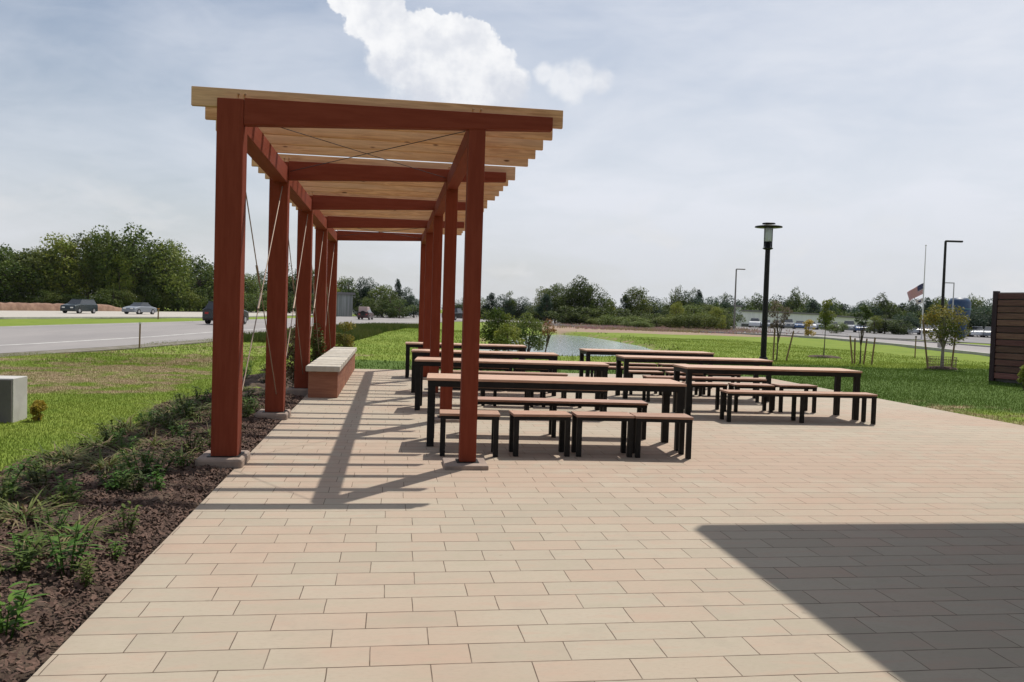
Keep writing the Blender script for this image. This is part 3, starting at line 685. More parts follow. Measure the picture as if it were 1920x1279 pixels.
# ------------------------------------------------------------------ distant buildings
def boxb(name, label, px0, px1, D0, D1, top0, top1, depth, mt, z0=-4, wins=0):
    a = far_at(px0, D0); b_ = far_at(px1, D1); zt0, zt1 = ztop(px0, top0, D0), ztop(px1, top1, D1)
    d = (b_-a); L = d.length; o = thing(name, label, 'building', (a.x, a.y, 0), math.atan2(d.y, d.x))
    MB().prism([(0, z0), (L, z0), (L, zt1), (0, zt0)], 0, depth, 'y').build('wall', mt, o)
    MB().prism([(-.3, zt0+.003), (L+.3, zt1+.003), (L+.3, zt1+.35), (-.3, zt0+.35)], -.25, depth+.25, 'y').build('roof', mat('roof_'+name+str(int(px0)), (.16, .15, .16), .7), o)
    for i in range(wins):
        x = L*(i+.5)/wins; MB().box(x-1.6, x+1.6, -.06, -.005, z0+2.2, zt1-2.2 if zt1-z0 > 5.5 else z0+3.6).build('window', MATS['glass_dark'], o)
    return o
lil = mat('lilac_metal_wall', (.60, .59, .65), .7, (.68, .67, .72), .25, (9, 9, .4))
boxb('tall_shed', 'tall pale grey shed at the left end of the long low warehouse', 1355, 1389, 165, 165, 575, 576, 12, lil)
boxb('warehouse', 'long low lilac-grey warehouse beyond the car park', 1389.5, 1560, 168, 178, 584, 592, 14, lil, wins=7)
boxb('warehouse', 'lower grey warehouse wing at the right, beside the trees', 1561, 1681, 180, 190, 594, 602, 12, mat('grey_wall', (.62, .62, .60), .7, (.56, .56, .54), .3), wins=3)
boxb('grain_store', 'pale ribbed metal shed among trees beyond the highway', 634, 661, 128, 130, 552, 553, 6, mat('ribbed_metal', (.30, .31, .31), .6, (.17, .18, .18), .9, (6, 6, .2)), z0=-.2)

# ------------------------------------------------------------------ vehicles
tyre = mat('tyre', (.015, .015, .015), .85); rimm = mat('rim', (.45, .45, .46), .35, metal=.7); glass = MATS['glass_dark']
hl = mat('headlight', (.75, .75, .72), .2); tl = mat('taillight', (.35, .02, .02), .3)
def car(kind_, paint, L=4.5, Wd=1.8, Hh=1.45):
    o = thing('parked_car', '', 'car'); w_ = Wd/2; l = L/2
    if kind_ == 'sedan': body = [(-l, .42), (-l+.05, .75), (-l+.9, .90), (l-1.15, .92), (l-.1, .72), (l, .45)]; cab = [(-l+.75, .90), (-l+1.35, Hh-.06), (l-1.85, Hh-.04), (l-1.15, .92)]
    elif kind_ == 'suv': body = [(-l, .45), (-l+.03, 1.0), (-l+.3, 1.08), (l-1.15, 1.06), (l-.1, .88), (l, .5)]; cab = [(-l+.08, 1.07), (-l+.35, Hh-.04), (l-1.75, Hh-.03), (l-1.1, 1.06)]
    else: body = [(-l, .5), (-l, 1.05), (-l+1.5, 1.06), (l-1.2, 1.08), (l-.1, 1.0), (l, .55)]; cab = [(-l+1.7, 1.07), (-l+1.85, Hh-.04), (l-1.9, Hh-.03), (l-1.3, 1.07)]
    mb = MB(); vs = []
    prof = body+[(l-.05, .25), (-l+.05, .25)]; n = len(prof)
    for yy, k in ((-w_, .0), (-w_+.10, .06), (w_-.10, .06), (w_, .0)):
        for (x, z) in prof: vs.append((x*(1+.012*(k > 0)), yy, z+k*(1 if z > .6 else 0)))
    fs = [tuple(range(n)), tuple(range(3*n, 4*n))[::-1]]
    for r in range(3): fs += [(r*n+i, (r+1)*n+i, (r+1)*n+(i+1) % n, r*n+(i+1) % n) for i in range(n)]
    bo = mb.add(vs, fs).build('body', paint, o, bevel=.05)
    vs = []
    for yy in (-1, 1):
        for (x, z) in cab: top = z > 1.15; vs.append((x, yy*(w_-.10-(.20 if top else 0)), z-.005))
    MB().add(vs, [(0, 1, 2, 3), (7, 6, 5, 4), (0, 4, 5, 1), (1, 5, 6, 2), (2, 6, 7, 3), (3, 7, 4, 0)]).build('windows', glass, o, bevel=.03)
    x0, x1 = cab[1][0], cab[2][0]; MB().box(x0-.02, x1+.02, -w_+.27, w_-.27, Hh-.055, Hh).build('roof', paint, o, bevel=.03)
    for sx in (-1, 1):
        for sy in (-1, 1):
            x = sx*(l-.85); wh_ = MB().tube([(x, sy*(w_-.20), .33), (x, sy*(w_+.02), .33)], .33, 16).build('wheel', tyre, o)
            MB().tube([(x, sy*(w_+.021), .33), (x, sy*(w_+.035), .33)], .20, 12).build('rim', rimm, wh_)
        MB().box(l-.06, l+.015, sx*(w_-.42)-.18, sx*(w_-.42)+.18, .62, .76).build('headlight', hl, o, bevel=.02)
        MB().box(-l-.015, -l+.05, sx*(w_-.32)-.14, sx*(w_-.32)+.14, .70, .86).build('taillight', tl, o, bevel=.02)
    return o
def paint(name, c): return mat('paint_'+name, c, .25, spec=.6)
dk = paint('dark_green', (.012, .022, .024)); sv = paint('silver', (.20, .22, .25)); wt = paint('white', (.62, .63, .65)); bk = paint('black', (.012, .012, .014)); bu = paint('blue', (.05, .10, .22)); rd = paint('maroon', (.05, .014, .016)); gy = paint('grey', (.15, .16, .17))
def put(o, label, px, D_, head, cat='car', group=None, name=None, z=.03, s=1.):
    p = far_at(px, D_); o.location = (p.x, p.y, z); o.rotation_euler = (0, 0, math.radians(head)); o['label'] = label; o['category'] = cat; o.scale = (s,)*3
    if name: o.name = name
    if group: o['group'] = group
    return o
put(car('suv', dk, 4.6, 1.85, 1.68), 'dark green minivan driving on the far road at the left, its nose to the left', 149, 85, 257, 'car', 'cars on the highway', 'moving_car', s=.86)
put(car('sedan', sv, 4.4, 1.8, 1.42), 'silver-grey sedan on the far road behind the minivan', 262, 91, 250, 'car', 'cars on the highway', 'moving_car', s=.88)
put(car('suv', bk, 4.4, 1.8, 1.62), 'black car on the near road, half hidden by the nearest left pergola post', 425, 61, 80, 'car', 'cars on the highway', 'moving_car')
j = car('suv', rd, 3.9, 1.7, 1.85); put(j, 'dark maroon off-road car with a tan top, driving away, seen under the pergola', 686, 103, 80, 'car', 'cars on the highway', 'moving_car', s=.82)
MB().box(-2.0, -.4, -.66, .66, 1.13, 1.9).build('soft_top', mat('tan_top', (.40, .30, .29), .8), j, bevel=.08)
MB().tube([(-2.0, 0, .95), (-2.2, 0, .95)], .36, 16).build('spare_wheel', tyre, j)
put(car('truck' if 0 else 'pickup', bk, 5.0, 1.9, 1.8), 'dark pickup on the highway seen between the right pergola posts', 853, 125, 60, 'car', 'cars on the highway', 'moving_car')
P = {('sedan', 'white'): car('sedan', wt), ('suv', 'white'): car('suv', wt, 4.6, 1.85, 1.7)}
lots = [(656, 150, 'sedan', 'white', 'white sedan parked by the ribbed shed beyond the highway', 20), (724, 152, 'suv', 'white', 'white van parked under the trees beyond the highway', 15),
        (700, 158, 'sedan', 'silver', 'silver sedan parked behind the maroon off-road car', 10), (778, 165, 'suv', 'white', 'white van by the highway beside the third right post', 15)]
rr = random.Random(11); cols = ['white', 'silver', 'black', 'grey', 'blue', 'white', 'silver', 'grey', 'maroon', 'white', 'black']
pn = {'white': wt, 'silver': sv, 'black': bk, 'grey': gy, 'blue': bu, 'maroon': rd}
row = [(1416+i*21, 150-.4*i) for i in range(8)]; names = []
for i, (px, D_) in enumerate(row): lots.append((px, D_, ['sedan', 'suv'][i*7 % 3 == 0], cols[i % 11], None, 243+rr.uniform(-7, 7)))
row2 = [(1592+i*24, 128-1.2*i) for i in range(12)]
for i, (px, D_) in enumerate(row2): lots.append((px, D_, ['sedan', 'suv'][i*5 % 4 == 0], cols[(i*3+1) % 11], None, 236+rr.uniform(-7, 7)))
words = ['first', 'second', 'third', 'fourth', 'fifth', 'sixth', 'seventh', 'eighth', 'ninth', 'tenth', 'eleventh', 'twelfth', 'thirteenth', 'fourteenth', 'fifteenth', 'sixteenth', 'seventeenth', 'eighteenth', 'nineteenth', 'twentieth']
used = set()
for q, (px, D_, k_, c_, lab, hd) in enumerate(lots):
    key = (k_, c_)
    if key not in P: P[key] = car(k_, pn[c_], 4.5 if k_ == 'sedan' else 4.6, 1.8, 1.45 if k_ == 'sedan' else 1.7)
    o = P[key] if key not in used else copy_tree(P[key]); used.add(key)
    if lab is None:
        if q < 12: lab = f'{c_} {"sedan" if k_=="sedan" else "tall car"}, {words[q-4]} from the left in the back row by the warehouse'
        else: lab = f'{c_} {"sedan" if k_=="sedan" else "tall car"}, {words[q-12]} from the left in the car park row nearest the road'
    put(o, lab, px, D_, hd, 'car', 'parked cars')

# ------------------------------------------------------------------ trees and shrubs
def crown_pts(rg, w_, h_, z0, nclump, nleaf, shape, rc=.19):
    cs = []
    tries = 0
    while len(cs) < nclump and tries < 20000:
        tries += 1
        q = rg.normal(size=3); q /= np.linalg.norm(q); q *= rg.uniform(.35, 1)**.5
        x, y, z = q
        if shape == 'round': s_ = 1
        elif shape == 'cone': s_ = (1-(z+1)/2)**.75*1.1+.08
        elif shape == 'column': s_ = .95 if abs(z) < .8 else .6
        elif shape == 'egg': s_ = 1.05-.25*z
        elif shape == 'vase': s_ = .75+.35*z
        cs.append((x*s_*w_/2*.86, y*s_*w_/2*.86, z0+h_/2+z*h_/2*.88))
    cs = np.array(cs); rad = rg.uniform(.6, 1.35, len(cs))*rc*(w_+h_)/2
    if shape == 'cone': rad *= .75
    per = np.maximum(6, (nleaf*rad**2/np.sum(rad**2))).astype(int)
    P_ = [];
    for c_, r, k in zip(cs, rad, per):
        v = rg.normal(size=(k, 3)); v /= np.linalg.norm(v, axis=1)[:, None]; v *= (rg.uniform(.25, 1, k)**.5*r)[:, None]; v[:, 2] *= .75
        P_.append(c_+v)
    return cs, np.concatenate(P_)
def leaf_quads(rg, P_, size, aspect=.6, up=.4):
    n = len(P_); nrm = rg.normal(size=(n, 3)); nrm[:, 2] = np.abs(nrm[:, 2])+up; nrm /= np.linalg.norm(nrm, axis=1)[:, None]
    a = rg.normal(size=(n, 3)); a -= nrm*np.sum(a*nrm, 1)[:, None]; a /= np.linalg.norm(a, axis=1)[:, None]; b_ = np.cross(nrm, a)
    s_ = (size*rg.uniform(.6, 1.4, n))[:, None]
    return np.stack([P_-a*s_*.5, P_+b_*s_*.5*aspect, P_+a*s_*.5, P_-b_*s_*.5*aspect], 1).reshape(-1, 3)
def make_tree(name, seed, h, w_, z0=.12, shape='round', leaves=4200, size=.34, lm=None, nclump=38, trunk=None, lean=0., bk_=None, limbs=7, rc=.19):
    rg = np.random.default_rng(seed); o = thing(name, '', 'tree'); hc = h*(1-z0)
    cs, P_ = crown_pts(rg, w_, hc, h*z0, nclump, leaves, shape, rc)
    cs[:, 0] += lean*cs[:, 2]/h; P_[:, 0] += lean*P_[:, 2]/h
    cr = fastmesh('crown', leaf_quads(rg, P_, size), 4, lm or L_dark, o)
    tr = trunk or h*.028; mb = MB(); n = 6; pts = []
    for i in range(n): s_ = i/(n-1); pts.append((lean*s_*.8+.03*h*math.sin(s_*3+seed)*s_*(0 if abs(lean) > 0 else 1), .02*h*math.sin(s_*2.3+seed), -.15+s_*h*.82))
    mb.tube(pts, [tr*(1-.75*i/(n-1)) for i in range(n)], 8)
    for k in rg.permutation(len(cs))[:limbs]:
        c_ = cs[k]; s_ = rg.uniform(.35, .7); i = s_*(n-1); i0 = int(i); p0 = Vector(pts[i0]).lerp(Vector(pts[min(i0+1, n-1)]), i-i0); c_ = Vector(c_)
        if c_.z < p0.z: c_.z = p0.z+.05*h
        md = p0.lerp(c_, .5)+Vector((0, 0, .03*h)); mb.tube([p0, md, c_], [tr*.45, tr*.28, tr*.08], 5)
    mb.build('trunk', bk_ or bark, o)
    return o
TP = {}
def proto(key, *a, **k): TP[key] = [make_tree(*a, **k), False]; return TP[key][0]
# prototypes have height 10 m and width 9 m, scaled to each tree
proto('A', 'broadleaf_tree', 1, 10, 9, .05, 'round', 6500, .36, L_dark, 46)
proto('B', 'broadleaf_tree', 2, 10, 8, .06, 'egg', 6000, .36, L_mid, 40)
proto('C', 'broadleaf_tree', 3, 10, 9.5, .04, 'round', 7000, .40, L_dark, 60, rc=.15)
proto('D', 'broadleaf_tree', 4, 10, 7, .08, 'vase', 5200, .34, L_mid, 34)
proto('E', 'poplar_tree', 5, 10, 4.6, .04, 'column', 5000, .32, L_dark, 30, rc=.2)
proto('F', 'conifer_tree', 6, 10, 5.5, .04, 'cone', 5500, .30, L_blue, 46, rc=.17)
proto('G', 'broadleaf_tree', 7, 10, 8.5, .05, 'round', 6500, .36, L_blue, 44)
proto('K', 'broadleaf_tree', 8, 10, 8, .05, 'egg', 6000, .36, L_lite, 40, rc=.16)
proto('S', 'shrub', 9, 10, 12, .0, 'round', 5200, .50, L_mid, 40)
proto('U', 'shrub', 10, 10, 12, .0, 'round', 5200, .50, L_dark, 36)
KD = {'A': 'dark round tree', 'B': 'mid-green tree', 'C': 'broad dark tree', 'D': 'vase-shaped tree', 'E': 'narrow upright tree', 'F': 'pointed blue-green tree', 'G': 'rounded blue-green tree', 'K': 'light green tree', 'S': 'mid-green bush', 'U': 'dark green bush'}
PWID = {'A': 9, 'B': 8, 'C': 9.5, 'D': 7, 'E': 4.6, 'F': 5.5, 'G': 8.5, 'K': 8, 'S': 12, 'U': 12}
def plant(key, label, px, D_, top, wpx, group, zg=None):
    p = far_at(px, D_); z0 = float(height(p.x, p.y)) if zg is None else zg; h_ = (ztop(px, top, D_)-z0)*1.05; ww = wpx/F*D_*(1.28 if px > 890 else 1.1)
    src, usd = TP[key]; o = src if not usd else copy_tree(src); TP[key][1] = True
    o.location = (p.x, p.y, z0); o.rotation_euler = (0, 0, R_.uniform(0, 6.28)); s_ = ww/PWID[key]; o.scale = (s_, s_, h_/10)
    o['label'] = label; o['group'] = group; o['category'] = 'bush' if key in 'SU' else 'tree'; return o
def wood(lst, where, group):
    lst = sorted(lst, key=lambda q: q[1]); n = len(lst)
    names = words+['%s-%s' % (a, b) for a in ('twenty', 'thirty', 'forty', 'fifty', 'sixty', 'seventy') for b in words[:9]]
    for i, (k, px, D_, top, wpx) in enumerate(lst): plant(k, f'{KD[k]}, {names[i]} from the left {where}', px, D_, top, wpx, group)
left_front = [('C', -60, 100, 440, 150), ('A', 8, 98, 466, 110), ('B', 62, 101, 464, 95), ('K', 118, 104, 440, 100), ('B', 165, 106, 436, 90), ('D', 205, 104, 433, 80), ('C', 250, 106, 434, 110), ('K', 224, 103, 470, 50), ('B', 305, 108, 448, 90), ('D', 332, 112, 478, 60), ('C', 372, 118, 488, 90), ('G', 405, 125, 492, 80),
        ('B', 452, 135, 512, 70), ('A', 492, 150, 512, 60), ('A', 535, 150, 500, 70), ('C', 575, 150, 508, 80), ('G', 612, 150, 520, 60)]
left_front = [(a, b, c+20, d, e) for a, b, c, d, e in left_front]
wood(left_front, 'in the front rank beyond the left highway', 'trees in the wood beyond the highway')
left_back = [('G', -20, 118, 470, 120), ('C', 40, 118, 480, 120), ('G', 90, 120, 468, 110), ('C', 140, 122, 470, 110), ('G', 230, 122, 462, 130), ('A', 285, 125, 475, 100), ('G', 350, 130, 500, 90), ('A', 430, 150, 520, 90), ('G', 515, 165, 525, 100), ('A', 560, 168, 525, 90)]
left_back = [(a, b, c+22, d, e) for a, b, c, d, e in left_back]
wood(left_back, 'in the second rank beyond the left highway', 'trees in the wood beyond the highway')
under = [('US'[i % 2], -40+i*31+R_.uniform(-8, 8), 119+max(0, i-8)*2.6, 547+R_.uniform(-12, 8)+(5 if i > 12 else 0), 58) for i in range(21)]
wood(under, 'at the foot of the highway wood', 'undergrowth along the wood')
mid = [('K', 625, 136, 535, 40), ('E', 654, 135, 520, 26), ('D', 640, 140, 522, 34), ('G', 671, 138, 519, 42), ('G', 694, 138, 521, 36), ('B', 716, 136, 534, 50), ('F', 745, 136, 519, 24), ('G', 757, 138, 538, 40), ('A', 731, 132, 545, 44), ('G', 776, 142, 556, 34), ('U', 700, 128, 560, 60), ('U', 750, 128, 562, 60),
       ('G', 845, 200, 566, 40), ('A', 868, 200, 561, 36)]
wood(mid, 'in the clump behind the pergola', 'trees seen through the pergola')
cen = [('F', 921, 150, 546, 24), ('G', 944, 150, 552, 36), ('E', 956, 150, 546, 18), ('G', 972, 152, 556, 36), ('A', 905, 150, 560, 40), ('G', 998, 150, 566, 36),
       ('D', 1020, 122, 541, 34), ('F', 1023, 118, 548, 30), ('B', 1040, 122, 531, 34), ('A', 1062, 120, 536, 48), ('C', 1086, 120, 524, 52), ('A', 1108, 120, 536, 50), ('U', 1128, 118, 560, 44), ('U', 1060, 116, 575, 60), ('U', 1100, 116, 578, 60),
       ('K', 1143, 130, 562, 22), ('F', 1172, 126, 549, 26), ('B', 1196, 126, 538, 44), ('G', 1216, 130, 556, 36), ('U', 1180, 122, 580, 60), ('G', 1238, 150, 565, 44), ('A', 1258, 140, 556, 34), ('A', 1272, 138, 541, 34),
       ('G', 1292, 138, 546, 36), ('E', 1298, 140, 540, 14), ('F', 1309, 140, 539, 20), ('G', 1322, 138, 556, 44), ('K', 1268, 112, 566, 26), ('B', 1300, 118, 572, 50), ('B', 1335, 120, 572, 46), ('G', 1350, 150, 555, 40), ('E', 1360, 150, 549, 14)]
cen += [('U', 905+i*24+R_.uniform(-6, 6), 152 if i < 4 else 134, 574+R_.uniform(-7, 5)+(4 if i < 4 else 0), 46) for i in range(20)]
wood(cen, 'in the belt behind the pond', 'trees behind the pond')
bsh = [('S', 1150, 108, 590, 50), ('S', 1190, 104, 592, 54), ('U', 1225, 106, 588, 46), ('S', 1258, 104, 590, 46), ('S', 1292, 102, 585, 44), ('K', 1345, 102, 576, 28), ('S', 1322, 100, 586, 40), ('S', 1205, 98, 600, 40), ('U', 1362, 104, 592, 30), ('S', 1128, 112, 596, 40)]
wood(bsh, 'in the scrub behind the flower meadow', 'scrub behind the pond')
rr = random.Random(21); rt = []
tops = [(1375, 553), (1398, 562), (1418, 556), (1438, 560), (1452, 563), (1466, 553), (1478, 560), (1490, 546), (1507, 556), (1523, 557), (1545, 566), (1560, 565), (1578, 566), (1592, 570), (1612, 564), (1632, 566), (1652, 557), (1670, 566), (1690, 564), (1704, 570), (1722, 560), (1738, 553), (1756, 556), (1775, 560), (1795, 566), (1815, 558), (1832, 556), (1850, 560), (1872, 562), (1895, 560), (1925, 556)]
for i, (px, tp) in enumerate(tops): rt.append((rr.choice('GGACBE' if i % 3 else 'GGFF'), px, 205+rr.uniform(-8, 8), tp, rr.uniform(30, 46)))
for px in range(1385, 1930, 30): rt.append((rr.choice('GAC'), px+rr.uniform(-6, 6), 225, 570+rr.uniform(-3, 3), 50))
rt += [('U', px+rr.uniform(-8, 8), 198, 583+rr.uniform(-5, 4), 60) for px in range(1385, 1940, 36)]
wood(rt, 'in the far treeline behind the warehouse', 'far treeline at the right')
mr = [('G', 1815, 118, 575, 50), ('G', 1845, 120, 572, 60), ('G', 1700, 122, 585, 34), ('E', 1660, 118, 590, 20), ('K', 1640, 118, 592, 26), ('S', 1570, 110, 604, 30), ('U', 1690, 116, 600, 40), ('U', 1885, 120, 580, 60)]
wood(mr, 'among the parked cars', 'trees in the car park')

def young(name, label, px, py, top, wpx, lm, z0, shape='round', leaves=2600, size=.085, lean=0., trunk=.03, seed=30, nclump=26, bkm=None, limbs=9, cat='tree', rc=.19):
    p = at(px, py); D_ = (p-Vector((0, 0, H))).dot(FW); h_ = (py-top)/F*D_; w_ = wpx/F*D_
    z = float(height(p.x, p.y)); o = make_tree(name, seed, h_, w_, z0, shape, leaves, size, lm, nclump, trunk, lean, bkm, limbs, rc); o.location = (p.x, p.y, z); o['label'] = label; o['category'] = cat; return o, p, h_
o, pt, _ = young('young_tree', 'young staked tree with a golden-green round crown on the right lawn', 1766, 690, 563, 80, L_oliv, .36, 'round', 3000, .08, 0, .075, 31, 34, palebark)
def stakes(lst, label, p, cage=False):
    for i, (dx, dy, h_, lx) in enumerate(lst):
        o = MB().tube([(0, 0, -.1), (lx, 0, h_)], .032, 7).build('stake', stakem); o.location = p+Vector((dx, dy, 0)); tag(o, label[i], 'stake', 'tree stakes')
stakes([(-.62, -.1, 1.75, -.30), (.52, .2, 1.35, .12)], ['slanting wooden stake left of the golden young tree', 'wooden stake right of the golden young tree'], pt)
cg = MB(); n = 18
for k in range(n):
    a = 2*PI*k/n; cg.tube([(.46*math.cos(a), .46*math.sin(a), -.03), (.48*math.cos(a), .48*math.sin(a), .42)], .008, 4)
for z in (.02, .12, .22, .32, .41): cg.tube([(.47*math.cos(2*PI*k/24), .47*math.sin(2*PI*k/24), z) for k in range(25)], .007, 4, cap=False)
o = cg.build('wire_cage', cagem); o.location = pt; tag(o, 'low round wire cage about the trunk of the golden young tree', 'cage')
mulm = mulch
def ring(pt, r, label):
    o = MB().lathe([(0, .05), (r*.5, .06), (r*.85, .03), (r, -.04)], n=22).build('mulch_ring', mulm); o.location = pt; tag(o, label, 'mulch')
ring(Vector((pt.x, pt.y, 0)), .55, 'round of bark mulch under the golden young tree')
o, pt, _ = young('young_tree', 'slim olive-leaved young tree in a dark mulch ring, middle of the right lawn', 1545, 669, 558, 24, L_lite, .40, 'column', 1300, .085, 0, .03, 32, 16, bark, 6)
ring(Vector((pt.x, pt.y, 0)), .75, 'dark mulch ring on the lawn under the slim olive young tree')
o, pt, _ = young('young_tree', 'young brownish tree between leaning stakes just right of the lantern post', 1457, 674, 556, 36, L_brwn, .48, 'round', 900, .07, 0, .035, 33, 18, bark, 10)
stakes([(-.12, .1, 1.25, .02), (.30, -.15, 1.15, .28)], ['upright stake beside the brownish young tree', 'leaning stake right of the brownish young tree'], pt)
o, pt, _ = young('young_tree', 'sparse young tree with bare lower twigs amid several stakes on the right lawn', 1613, 680, 568, 30, L_dark, .62, 'egg', 700, .08, 0, .035, 34, 12, bark, 10)
stakes([(-.32, 0, 1.05, -.16), (-.12, .2, .95, -.03), (.20, .1, .95, .10), (.42, -.1, 1.0, .10)], ['leftmost stake of the sparse young tree', 'second stake from the left about the sparse young tree', 'third stake from the left about the sparse young tree', 'rightmost stake of the sparse young tree'], pt)
young('small_bush', 'golden-yellow bush before the warehouse beside the service road', 1516, 631, 598, 22, L_gold, .0, 'egg', 1300, .12, 0, .05, 35, 16, cat='bush')
young('young_tree', 'leafy young tree with a dark trunk at the near pond edge', 990, 657, 556, 78, L_mid, .30, 'round', 4200, .08, 0, .045, 36, 44, bark)
young('young_tree', 'leaning sapling with sparse orange-brown leaves before the pond', 1019, 664, 585, 38, L_orng, .58, 'round', 300, .07, .28, .04, 37, 10, bark)
young('tall_shrub', 'tall willow-like shrub left of the pond behind the rear table', 930, 664, 570, 62, L_mid, .0, 'column', 4200, .08, 0, .05, 38, 44, bark, cat='bush')
young('tall_shrub', 'light green reedy shrub at the foot of the willow-like shrub', 952, 668, 596, 56, L_lite, .0, 'egg', 2500, .075, 0, .04, 39, 20, bark, cat='bush')
young('small_bush', 'yellow-leaved shrub behind the pale block at the left edge', 74, 783, 738, 26, L_gold, .0, 'egg', 900, .045, 0, .012, 40, 16, cat='bush')
young('small_bush', 'leafy shrub with yellowing top behind the rearmost left pergola post', 642, 668, 594, 34, L_oliv, .0, 'egg', 2200, .06, .1, .02, 41, 20, cat='bush')
young('small_bush', 'pale green shrub before the slatted wall at the right edge', 1919, 728, 683, 26, L_lite, .0, 'round', 1500, .05, 0, .02, 42, 14, cat='bush')
young('small_bush', 'tall pale-tipped grass clump between the second and third left pergola posts', 549, 735, 600, 26, L_dry, .0, 'column', 1700, .05, 0, .01, 43, 22, cat='plant')
young('small_bush', 'grey-green shrub between the third and fourth left pergola posts', 590, 708, 600, 22, L_fern, .0, 'column', 1500, .05, 0, .01, 44, 20, cat='plant')

# plants in the bed: herbs with stems and leaves, and drooping grass tufts
def leaf_strip(mb, base, dirv, L, wd, droop, seg=4):
    d = Vector(dirv).normalized(); s_ = d.cross(Vector((0, 0, 1)))
    if s_.length < .01: s_ = Vector((1, 0, 0))
    s_.normalize(); vs = []; p = Vector(base); dd = d.copy()
    for i in range(seg+1):
        q = i/seg; w_ = wd*(math.sin(PI*min(1, q*.85+.12)))*.5; vs += [p-s_*w_, p+s_*w_]; dd = (dd+Vector((0, 0, -droop/seg))).normalized(); p = p+dd*(L/seg)
    mb.add(vs, [(2*i, 2*i+1, 2*i+3, 2*i+2) for i in range(seg)], 0, True)
def make_herb(seed, h, mt, n=70, spread=.16):
    rg = random.Random(seed); o = thing('bed_plant', '', 'plant'); st = MB(); lf = MB()
    for k in range(7):
        a = rg.uniform(0, 2*PI); r = spread*rg.uniform(.2, 1); top = Vector((r*math.cos(a), r*math.sin(a), h*rg.uniform(.5, 1))); b0 = Vector((r*.25*math.cos(a), r*.25*math.sin(a), -.02))
        st.tube([b0, b0.lerp(top, .5)+Vector((0, 0, .02)), top], [.005, .004, .002], 5)
        for i in range(n//7):
            q = rg.uniform(.2, 1); bp = b0.lerp(top, q); a2 = rg.uniform(0, 2*PI); leaf_strip(lf, bp, (math.cos(a2), math.sin(a2), rg.uniform(.1, .9)), rg.uniform(.05, .10)*h/.35, .028*h/.35, rg.uniform(.3, 1), 3)
    lf.build('leaves', mt, o, fix=False); st.build('stem', mt, o); return o
def make_tuft(seed, h, mt, n=90, droop=1.6, spread=.8):
    rg = random.Random(seed); o = thing('grass_tuft', '', 'plant'); lf = MB(); dr = MB()
    for i in range(n):
        a = rg.uniform(0, 2*PI); el_ = rg.uniform(.25, 1.2); b_ = (rg.gauss(0, .04), rg.gauss(0, .04), -.01)
        leaf_strip(lf if i % 3 else dr, b_, (math.cos(a)*spread, math.sin(a)*spread, el_), h*rg.uniform(.7, 1.5), .012, droop*rg.uniform(.4, 1.2), 5)
    lf.build('blades', mt, o, fix=False); dr.build('dry_blades', L_dry, o, fix=False); return o
hp = [make_herb(50+i, .36, [L_herb, L_herb, L_mid][i]) for i in range(3)]; hu = [False]*3
herbs = [(128, 940, 1.0, 'dark leafy weed in the upper left of the bed'), (290, 925, .95, 'bright green weed by the patio edge, left of the nearest footing'), (235, 1000, .85, 'leafy weed close to the patio edge midway down the bed'), (125, 1075, 1.25, 'tall bright weed in the middle of the bare mulch'),
         (8, 1190, 1.2, 'bright green spiky weed at the lower left picture edge'), (8, 955, 1.0, 'weed clump at the left picture edge'), (345, 880, .8, 'low weed beside the nearest left footing'), (222, 830, .8, 'small weed at the lawn side of the bed'), (60, 905, .8, 'small weed where the lawn meets the bed at the left'),
         (268, 800, .8, 'small dark weed by the lawn, under the grass tufts'), (215, 1048, .6, 'tiny weed on bare mulch by the patio'), (160, 1100, .7, 'low weed to the right of the tall bright weed'), (40, 1050, .7, 'small weed on bare mulch near the left edge'), (470, 690, 1.0, 'green plant between the first and second left pergola posts')]
for i, (px, py, s_, lab) in enumerate(herbs):
    k = i % 3; o = hp[k] if not hu[k] else copy_tree(hp[k]); hu[k] = True; p = at(px, py); o.location = (p.x, p.y, -.01); s_ *= .78; o.scale = (s_*1.1, s_*1.1, s_); o.rotation_euler = (0, 0, i*1.3); o['label'] = lab; o['group'] = 'weeds in the planting bed'
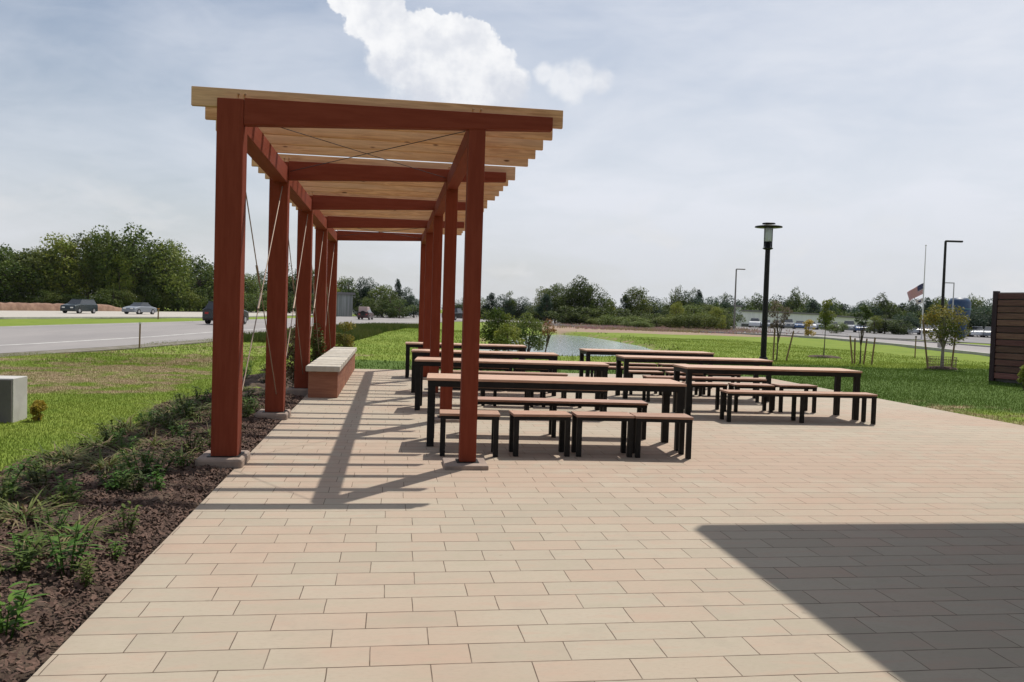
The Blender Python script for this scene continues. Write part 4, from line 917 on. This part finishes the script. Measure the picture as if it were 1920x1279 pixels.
tp_ = [make_tuft(70+i, .29, [L_fern, L_fern, L_mid][i], 150) for i in range(3)]; tu = [False]*3; rr = random.Random(9)
tl_ = [];
for i in range(72):
    y = 6.3+i*.105+rr.uniform(-.1, .1); lf = -3.1 if y > 6 else -3.4; x = rr.uniform(lf-.15, -1.95); 
    if y < 7 and i % 2: continue
    if y < 8.9 and x > -1.95: x -= .5
    tl_.append((x, y))
for i in range(12): tl_.append((rr.uniform(-3.3, -1.9), 14.0+i*.62))
for i in range(14): yy_ = 3.9+i*.18; tl_.append((rr.uniform(-3.9, -2.05), yy_))
tl_.sort(key=lambda q: q[1])
names = words+['%s-%s' % (a, b) for a in ('twenty', 'thirty', 'forty', 'fifty', 'sixty', 'seventy', 'eighty', 'ninety', 'hundred') for b in words[:9]]
dk_ = [make_herb(90+i, .26, [L_herb, L_mid, L_fern][i], 140, .17) for i in range(3)]; du = [False]*3
for i, (x, y) in enumerate(tl_):
    k = i % 3; s_ = rr.uniform(.7, 1.2)
    if rr.random() < .5:
        o = tp_[k] if not tu[k] else copy_tree(tp_[k]); tu[k] = True; what = 'drooping dark grass tuft'
    else:
        o = dk_[k] if not du[k] else copy_tree(dk_[k]); du[k] = True; s_ *= 1.05; what = 'low dark leafy plant'
    o.location = (x, y, -.015); o.scale = (s_*1.1, s_*1.1, s_*.95); o.rotation_euler = (0, 0, rr.uniform(0, 6))
    o['label'] = f'{what} in the bed, {names[i]} plant of the rows counted from the front'; o['group'] = 'plants in the planting bed'

# ------------------------------------------------------------------ air
m = bpy.data.materials.new('air'); m.use_nodes = True; t = NT(m.node_tree); t.n.clear()
pv = t.node('ShaderNodeVolumePrincipled'); pv.inputs['Color'].default_value = (.90, .94, 1, 1); pv.inputs['Density'].default_value = .00005; pv.inputs['Anisotropy'].default_value = .2
mo = t.node('ShaderNodeOutputMaterial'); t.l.new(pv.outputs[0], mo.inputs['Volume'])
hz_ = MB().box(-420, 420, -60, 620, -9, 30).build('haze', m); kind(hz_, 'stuff')
